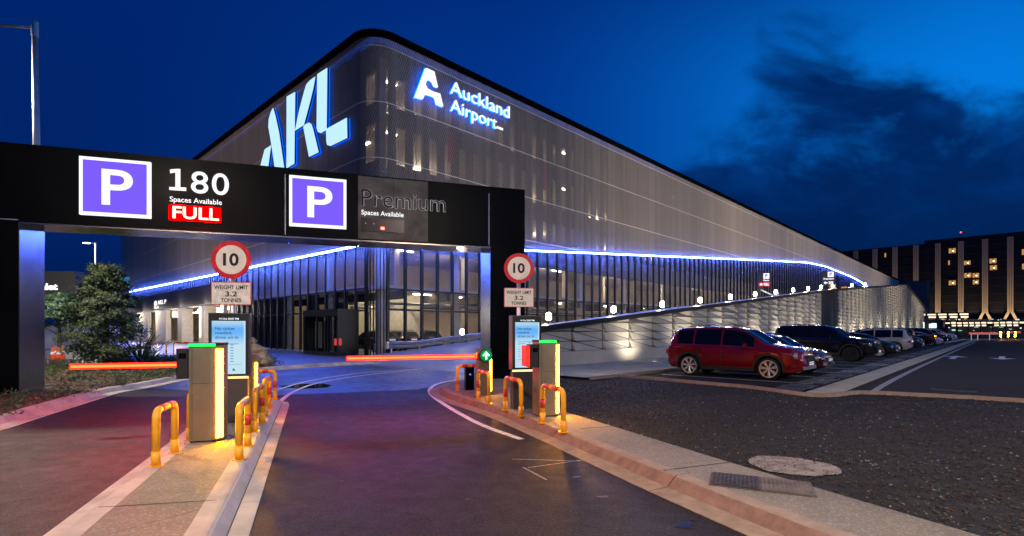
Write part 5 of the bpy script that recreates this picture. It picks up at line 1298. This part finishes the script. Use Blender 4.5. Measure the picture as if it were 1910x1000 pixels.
def make_car(kind, pm, label, rimm='rim', detail=True):
    p = PROF[kind]; L = p['L']; Rw = p['R']; Ra = Rw+.085; zc = Rw
    t_ = thing('parked_car', label, 'car', (0, 0, 0), 0, 'cars parked along the ramp wall'); t_['kind_'] = kind
    def sec(x):
        zt, zb, w = clampi(x, p['top']), clampi(x, p['belt']), clampi(x, p['w']); z0 = clampi(x, p['bot'])
        for xw in p['wheels']:
            if abs(x-xw) < Ra: z0 = max(z0, zc+math.sqrt(Ra*Ra-(x-xw)**2))
        zb = min(zb, zt-.012); z0 = min(z0, zb-.05); h = max(zt-zb, .012); hb = zb-z0
        return [(w-.05, z0), (w-.012, z0+.18*hb), (w+.0, z0+.42*hb), (w-.012, z0+.66*hb), (w+.004, zb-.09 if hb > .2 else z0+.8*hb), (w-.022, zb-.015), (w-.050, zb),
                (w-.07-.08*h, zb+.30*h), (w-.09-.20*h, zb+.66*h), (w-.12-.28*h, zb+.90*h), (w-.22-.30*h, zt-.004), ((w-.3)*.6, zt+.014), (0, zt+.020)]
    xs = sorted(set([round(L*k/64, 4) for k in range(65)]+[xw+Ra*math.sin(a*math.pi/16) for xw in p['wheels'] for a in range(-8, 9)]+[xw+s*(Ra+.004) for xw in p['wheels'] for s in (-1, 1)]+[q[0] for q in p['top']]))
    b = MB(); NP = 13
    for x in xs:
        s_ = sec(x); b.v += [(x, y, z) for y, z in s_]+[(x, -y, z) for y, z in reversed(s_[:-1])]
    n = 2*NP-1
    b.f = [(i*n+j, (i+1)*n+j, (i+1)*n+j+1, i*n+j+1) for i in range(len(xs)-1) for j in range(n-1)]
    b.f += [(i*n, i*n+n-1, (i+1)*n+n-1, (i+1)*n) for i in range(len(xs)-1)]
    b.f += [tuple(range(n)), tuple((len(xs)-1)*n+j for j in range(n-1, -1, -1))]
    body = b.build('body', pm, t_, True); recalc(body)
    md = body.modifiers.new('edge', 'EDGE_SPLIT'); md.split_angle = math.radians(48)
    # glazing just proud of the body
    def sidept(x, t, sgn, e=.006):
        s_ = sec(x); q = [s_[6], s_[7], s_[8], s_[9]]; k = min(t*3, 2.999); i = int(k); k -= i
        y = q[i][0]*(1-k)+q[i+1][0]*k; z = q[i][1]*(1-k)+q[i+1][1]*k
        return (x, sgn*(y+e), z)
    for sgn in (1, -1):
        for xa, xb in p['glass']:
            g_ = MB(); m_ = 10
            for k in range(m_+1):
                x = xa+(xb-xa)*k/m_
                for t in (.10, .36, .64, .97): g_.v.append(sidept(x, t, sgn))
            g_.f = [(4*i+j, 4*i+4+j, 4*i+5+j, 4*i+1+j) for i in range(m_) for j in range(3)]
            recalc(g_.build('side_window', 'glassd', t_, True))
        if detail:
            g_ = MB(); pts = [sidept(p['glass'][0][0]+(p['glass'][-1][1]-p['glass'][0][0])*k/16, .04, sgn, .008) for k in range(17)]
            g_.tube(pts, .010, 6); g_.build('window_trim', 'chrome', t_)
    for nm, (xa, xb) in (('windscreen', p['ws']), ('rear_window', p['rw'])):
        g_ = MB(); m_ = 8
        for k in range(m_+1):
            x = xa+(xb-xa)*k/m_; s_ = sec(x); yw = s_[9][0]-.03; 
            for q in range(9):
                f = -1+q/4; z = s_[12][1]-.010*abs(f)**2 if abs(f) < .8 else s_[10][1]*.5+s_[9][1]*.5+.02
                z = s_[12][1] if abs(f) < .6 else (s_[11][1] if abs(f) < .8 else s_[10][1])
                g_.v.append((x+(.012 if nm == 'windscreen' else -.012), f*yw, z+.012))
        g_.f = [(9*i+j, 9*i+9+j, 9*i+10+j, 9*i+1+j) for i in range(m_) for j in range(8)]
        recalc(g_.build(nm, 'glassd', t_, True))
    # wheels
    def wheel(x, sgn):
        W_ = .225; yo = clampi(x, p['w'])-.03
        b = MB(); n_ = 32; ringp = [(Rw*.79, 0), (Rw*.94, .0), (Rw, .03), (Rw, W_-.03), (Rw*.94, W_), (Rw*.70, W_)]
        for r_, o_ in ringp:
            for k in range(n_): a = 2*math.pi*k/n_; b.v.append((x+r_*math.cos(a), sgn*(yo-o_), zc+r_*math.sin(a)))
        b.f = [(j*n_+k, j*n_+(k+1) % n_, (j+1)*n_+(k+1) % n_, (j+1)*n_+k) for j in range(5) for k in range(n_)]
        w_ = recalc(b.build('wheel', 'rubber', t_, True))
        b = MB(); b.disc((x, sgn*(yo-.07), zc), (0, sgn, 0), Rw*.74, .01, 28); b.build('brake_disc', 'blackm', w_)
        b = MB(); b.disc((x, sgn*(yo-.045), zc), (0, sgn, 0), Rw*.80, .046, 32, Rw*.73)
        b.disc((x, sgn*(yo-.03), zc), (0, sgn, 0), Rw*.16, .02, 16)
        for k in range(7):
            for da in (-.12, .12):
                a = 2*math.pi*k/7+.3; a2 = a+da
                P0 = Vector((x+Rw*.12*math.cos(a), sgn*(yo-.022), zc+Rw*.12*math.sin(a))); P1 = Vector((x+Rw*.75*math.cos(a2), sgn*(yo-.016), zc+Rw*.75*math.sin(a2)))
                b.tube([P0, P1], [Rw*.06, Rw*.05], 5)
        b.build('rim', rimm, w_)
    for xw in p['wheels']:
        for sgn in (1, -1): wheel(xw, sgn)
        b = MB(); b.tube([(xw, -.72, zc), (xw, .72, zc)], Ra-.03, 20) if False else b.bx(xw-Ra+.02, xw+Ra-.02, -.62, .62, .22, zc+Ra*.8); b.build('wheel_well', 'blackm', t_)
        if detail or kind in ('suv', 'bigsuv'):
            for sgn in (1, -1):
                b = MB(); y = sgn*(clampi(xw, p['w'])-.010); n_ = 20; vs = []
                for k in range(n_+1):
                    a = -.12+(math.pi+.24)*k/n_
                    for r_, o_ in ((Ra-.012, .0), (Ra-.012, .022), (Ra+.05, .022), (Ra+.055, .0)): vs.append((xw+r_*math.cos(a), y+sgn*o_, zc+r_*math.sin(a)))
                b.add(vs, [(4*i+j, 4*i+4+j, 4*i+5+j, 4*i+1+j) for i in range(n_) for j in range(3)]); recalc(b.build('arch_trim', 'blackm', t_))
    w0 = clampi(L*.5, p['w']); xa, xb = p['wheels'][0]+Ra+.03, p['wheels'][1]-Ra-.03; zb_ = clampi(L*.5, p['bot'])
    for sgn in (1, -1):
        b = MB(); b.bx(xa, xb, min(sgn*(w0-.05), sgn*(w0+.006)), max(sgn*(w0-.05), sgn*(w0+.006)), zb_-.02, zb_+.11); b.build('sill_trim', 'blackm', t_)
        zt = clampi(3.4/4.7*L, p['belt']); xm = p['glass'][-1][1]-.22
        b = MB(); b.box(xm, sgn*(w0+.10), zt+.10, .13, .20, .14, bev=.05); b.build('mirror', pm, t_)
        xl = L-.30; yl = sgn*(clampi(xl, p['w'])-.10); zl = clampi(xl, p['top'])-.24
        b = MB(); b.tube([(xl-.06, yl, zl), (xl+.10, yl-sgn*.03, zl)], [.11, .12], 14); b.build('headlight', 'lensw', t_)
        yt = sgn*(clampi(.06, p['w'])-.06); zt2 = clampi(.06, p['belt'])-.10
        b = MB(); b.box(.10, yt, zt2, .20, .22, .15 if kind != 'pickup' else .38, bev=.03); b.build('tail_light', 'lensr', t_)
        if detail:
            for xh in (p['glass'][-1][0]+.02, p['glass'][-2][0]+.06):
                b = MB(); b.box(xh+.12, sgn*(w0+.006), zt-.17, .20, .03, .03, bev=.008); b.build('door_handle', pm, t_)
                b = MB(); b.bx(xh-.045, xh-.037, min(sgn*(w0-.02), sgn*(w0+.0035)), max(sgn*(w0-.02), sgn*(w0+.0035)), zb_+.14, zt-.04); b.build('door_gap', 'blackm', t_)
            b = MB(); b.tube([(.75, sgn*(.60), clampi(.75, p['top'])+.04), (1.2, sgn*.60, clampi(1.2, p['top'])+.07), (2.3, sgn*.60, clampi(2.3, p['top'])+.06), (2.6, sgn*.6, clampi(2.6, p['top'])+.02)], .014, 8); b.build('roof_rail', 'dark', t_)
    b = MB(); zg = clampi(L-.12, p['top'])-.30
    b.box(L-.03, 0, zg, .10, .95, .30, bev=.03); gr_ = b.build('grille', 'blackm', t_)
    b = MB()
    for k in range(4): b.bx(L+.02, L+.035, -.42, .42, zg-.11+k*.07, zg-.095+k*.07)
    b.build('grille_bars', 'chrome', gr_)
    b = MB(); b.box(L-.05, 0, .42, .14, 1.30, .10, bev=.04); b.build('bumper_trim', 'galv', t_)
    b = MB(); b.bx(L+.022, L+.030, -.26, .26, .50, .61); b.build('number_plate', 'reflw', t_)
    b = MB(); b.bx(-.030, -.004, -.26, .26, .80, .91); b.build('number_plate', 'reflw', t_)
    b = MB(); b.bx(.35, L-.4, -.6, .6, zb_-.04, zb_+.05); b.build('underbody', 'blackm', t_)
    return t_
def park(t_, bay, y=-9.45, flip=False, yoff=0):
    """nose toward the lane at local -y, or tail toward it if flip"""
    L = None
    x = BAY0+PITCH*bay
    ln = PROF[t_['kind_']]['L']; del t_['kind_']
    if not flip: X, Y = RW.wld(x, y+yoff+ln); ang = TH-math.pi/2
    else: X, Y = RW.wld(x, y+yoff); ang = TH+math.pi/2
    t_.location = (X, Y, .009); t_.rotation_euler = (0, 0, ang)
cars = [
 ('suv', paint('metallic red paint', (.17, .003, .004), .20), 'shiny red SUV with silver alloys, nearest of the parked row', 'rim', 0, False),
 ('hatch', paint('deep red paint', (.05, .003, .006), .22), 'dark red hatchback mostly hidden behind the nearest red SUV', 'rim', 1.05, False),
 ('bigsuv', paint('gloss black paint', (.006, .006, .008), .2), 'large black off roader with dark wheels, tallest in the parked row', 'dark', 5, False),
 ('hatch', paint('deep black paint', (.008, .008, .010), .2), 'low black car between the large black off roader and the silver grey SUV', 'rim', 7.6, False),
 ('suv', paint('silver grey paint', (.42, .41, .40), .3), 'silver grey SUV parked tail out with a red tail light showing', 'rim', 10, True),
 ('suv', paint('blue black paint', (.010, .012, .028), .2), 'dark blue SUV just beyond the silver grey one, headlight glinting', 'rim', 12.6, False),
 ('pickup', paint('black pickup paint', (.008, .008, .009), .25), 'black pickup truck parked tail out with a bright red tail light', 'dark', 16.5, True),
 ('hatch', paint('silver paint', (.50, .50, .48), .3), 'silver hatchback just beyond the black pickup truck', 'rim', 19.5, False),
 ('bigsuv', paint('black paint far', (.01, .01, .012), .25), 'black off roader far down the row beyond the silver hatchback', 'dark', 22, False),
 ('suv', paint('charcoal paint', (.03, .03, .032), .25), 'charcoal SUV second from the far end of the row', 'rim', 25, False),
 ('pickup', paint('white pickup paint', (.55, .55, .55), .3), 'white pickup at the far end of the parked row', 'rim', 28.5, False)]
made = []
for kind, pm, lab, rm, bay, flip in cars:
    c_ = make_car(kind, pm, lab, rm, detail=bay < 13); bpy.context.view_layer.update(); park(c_, bay, flip=flip, y=-9.45 if bay != 0 else -9.5); made.append(c_)
# three dark cars seen through the ground floor screen
for k, (px, D) in enumerate(((735, 36), (772, 37.5), (812, 39))):
    c_ = copy_tree(made[3] if k != 1 else made[1]); X = (px-955)/FX*D; c_.location = (X, D, .12); c_.rotation_euler = (0, 0, TH+math.pi/2+.05)
    x, y = B.loc(X, D); c_.location = (*B.wld(x, 3.9), .12); c_['group'] = 'cars inside the car park ground floor'
    c_['label'] = ['left one of three dark cars seen through the ground floor screen', 'middle one of three dark cars seen through the ground floor screen', 'right one of three dark cars seen through the ground floor screen'][k]
# fallen orange leaf near the rear wheel of the red car
X, Y = G(1272, 698); b = MB(); b.add([(X-.10, Y, .02), (X, Y-.04, .06), (X+.11, Y+.02, .02), (X, Y+.09, .04)], [(0, 1, 2, 3)]); b.box(X, Y, .014, .08, .05, .01)
tag(b.build('fallen_leaf', mat('amber leaf', (.7, .3, .02), .6)), 'small amber leaf on the asphalt behind the rear wheel of the red car', 'leaf')
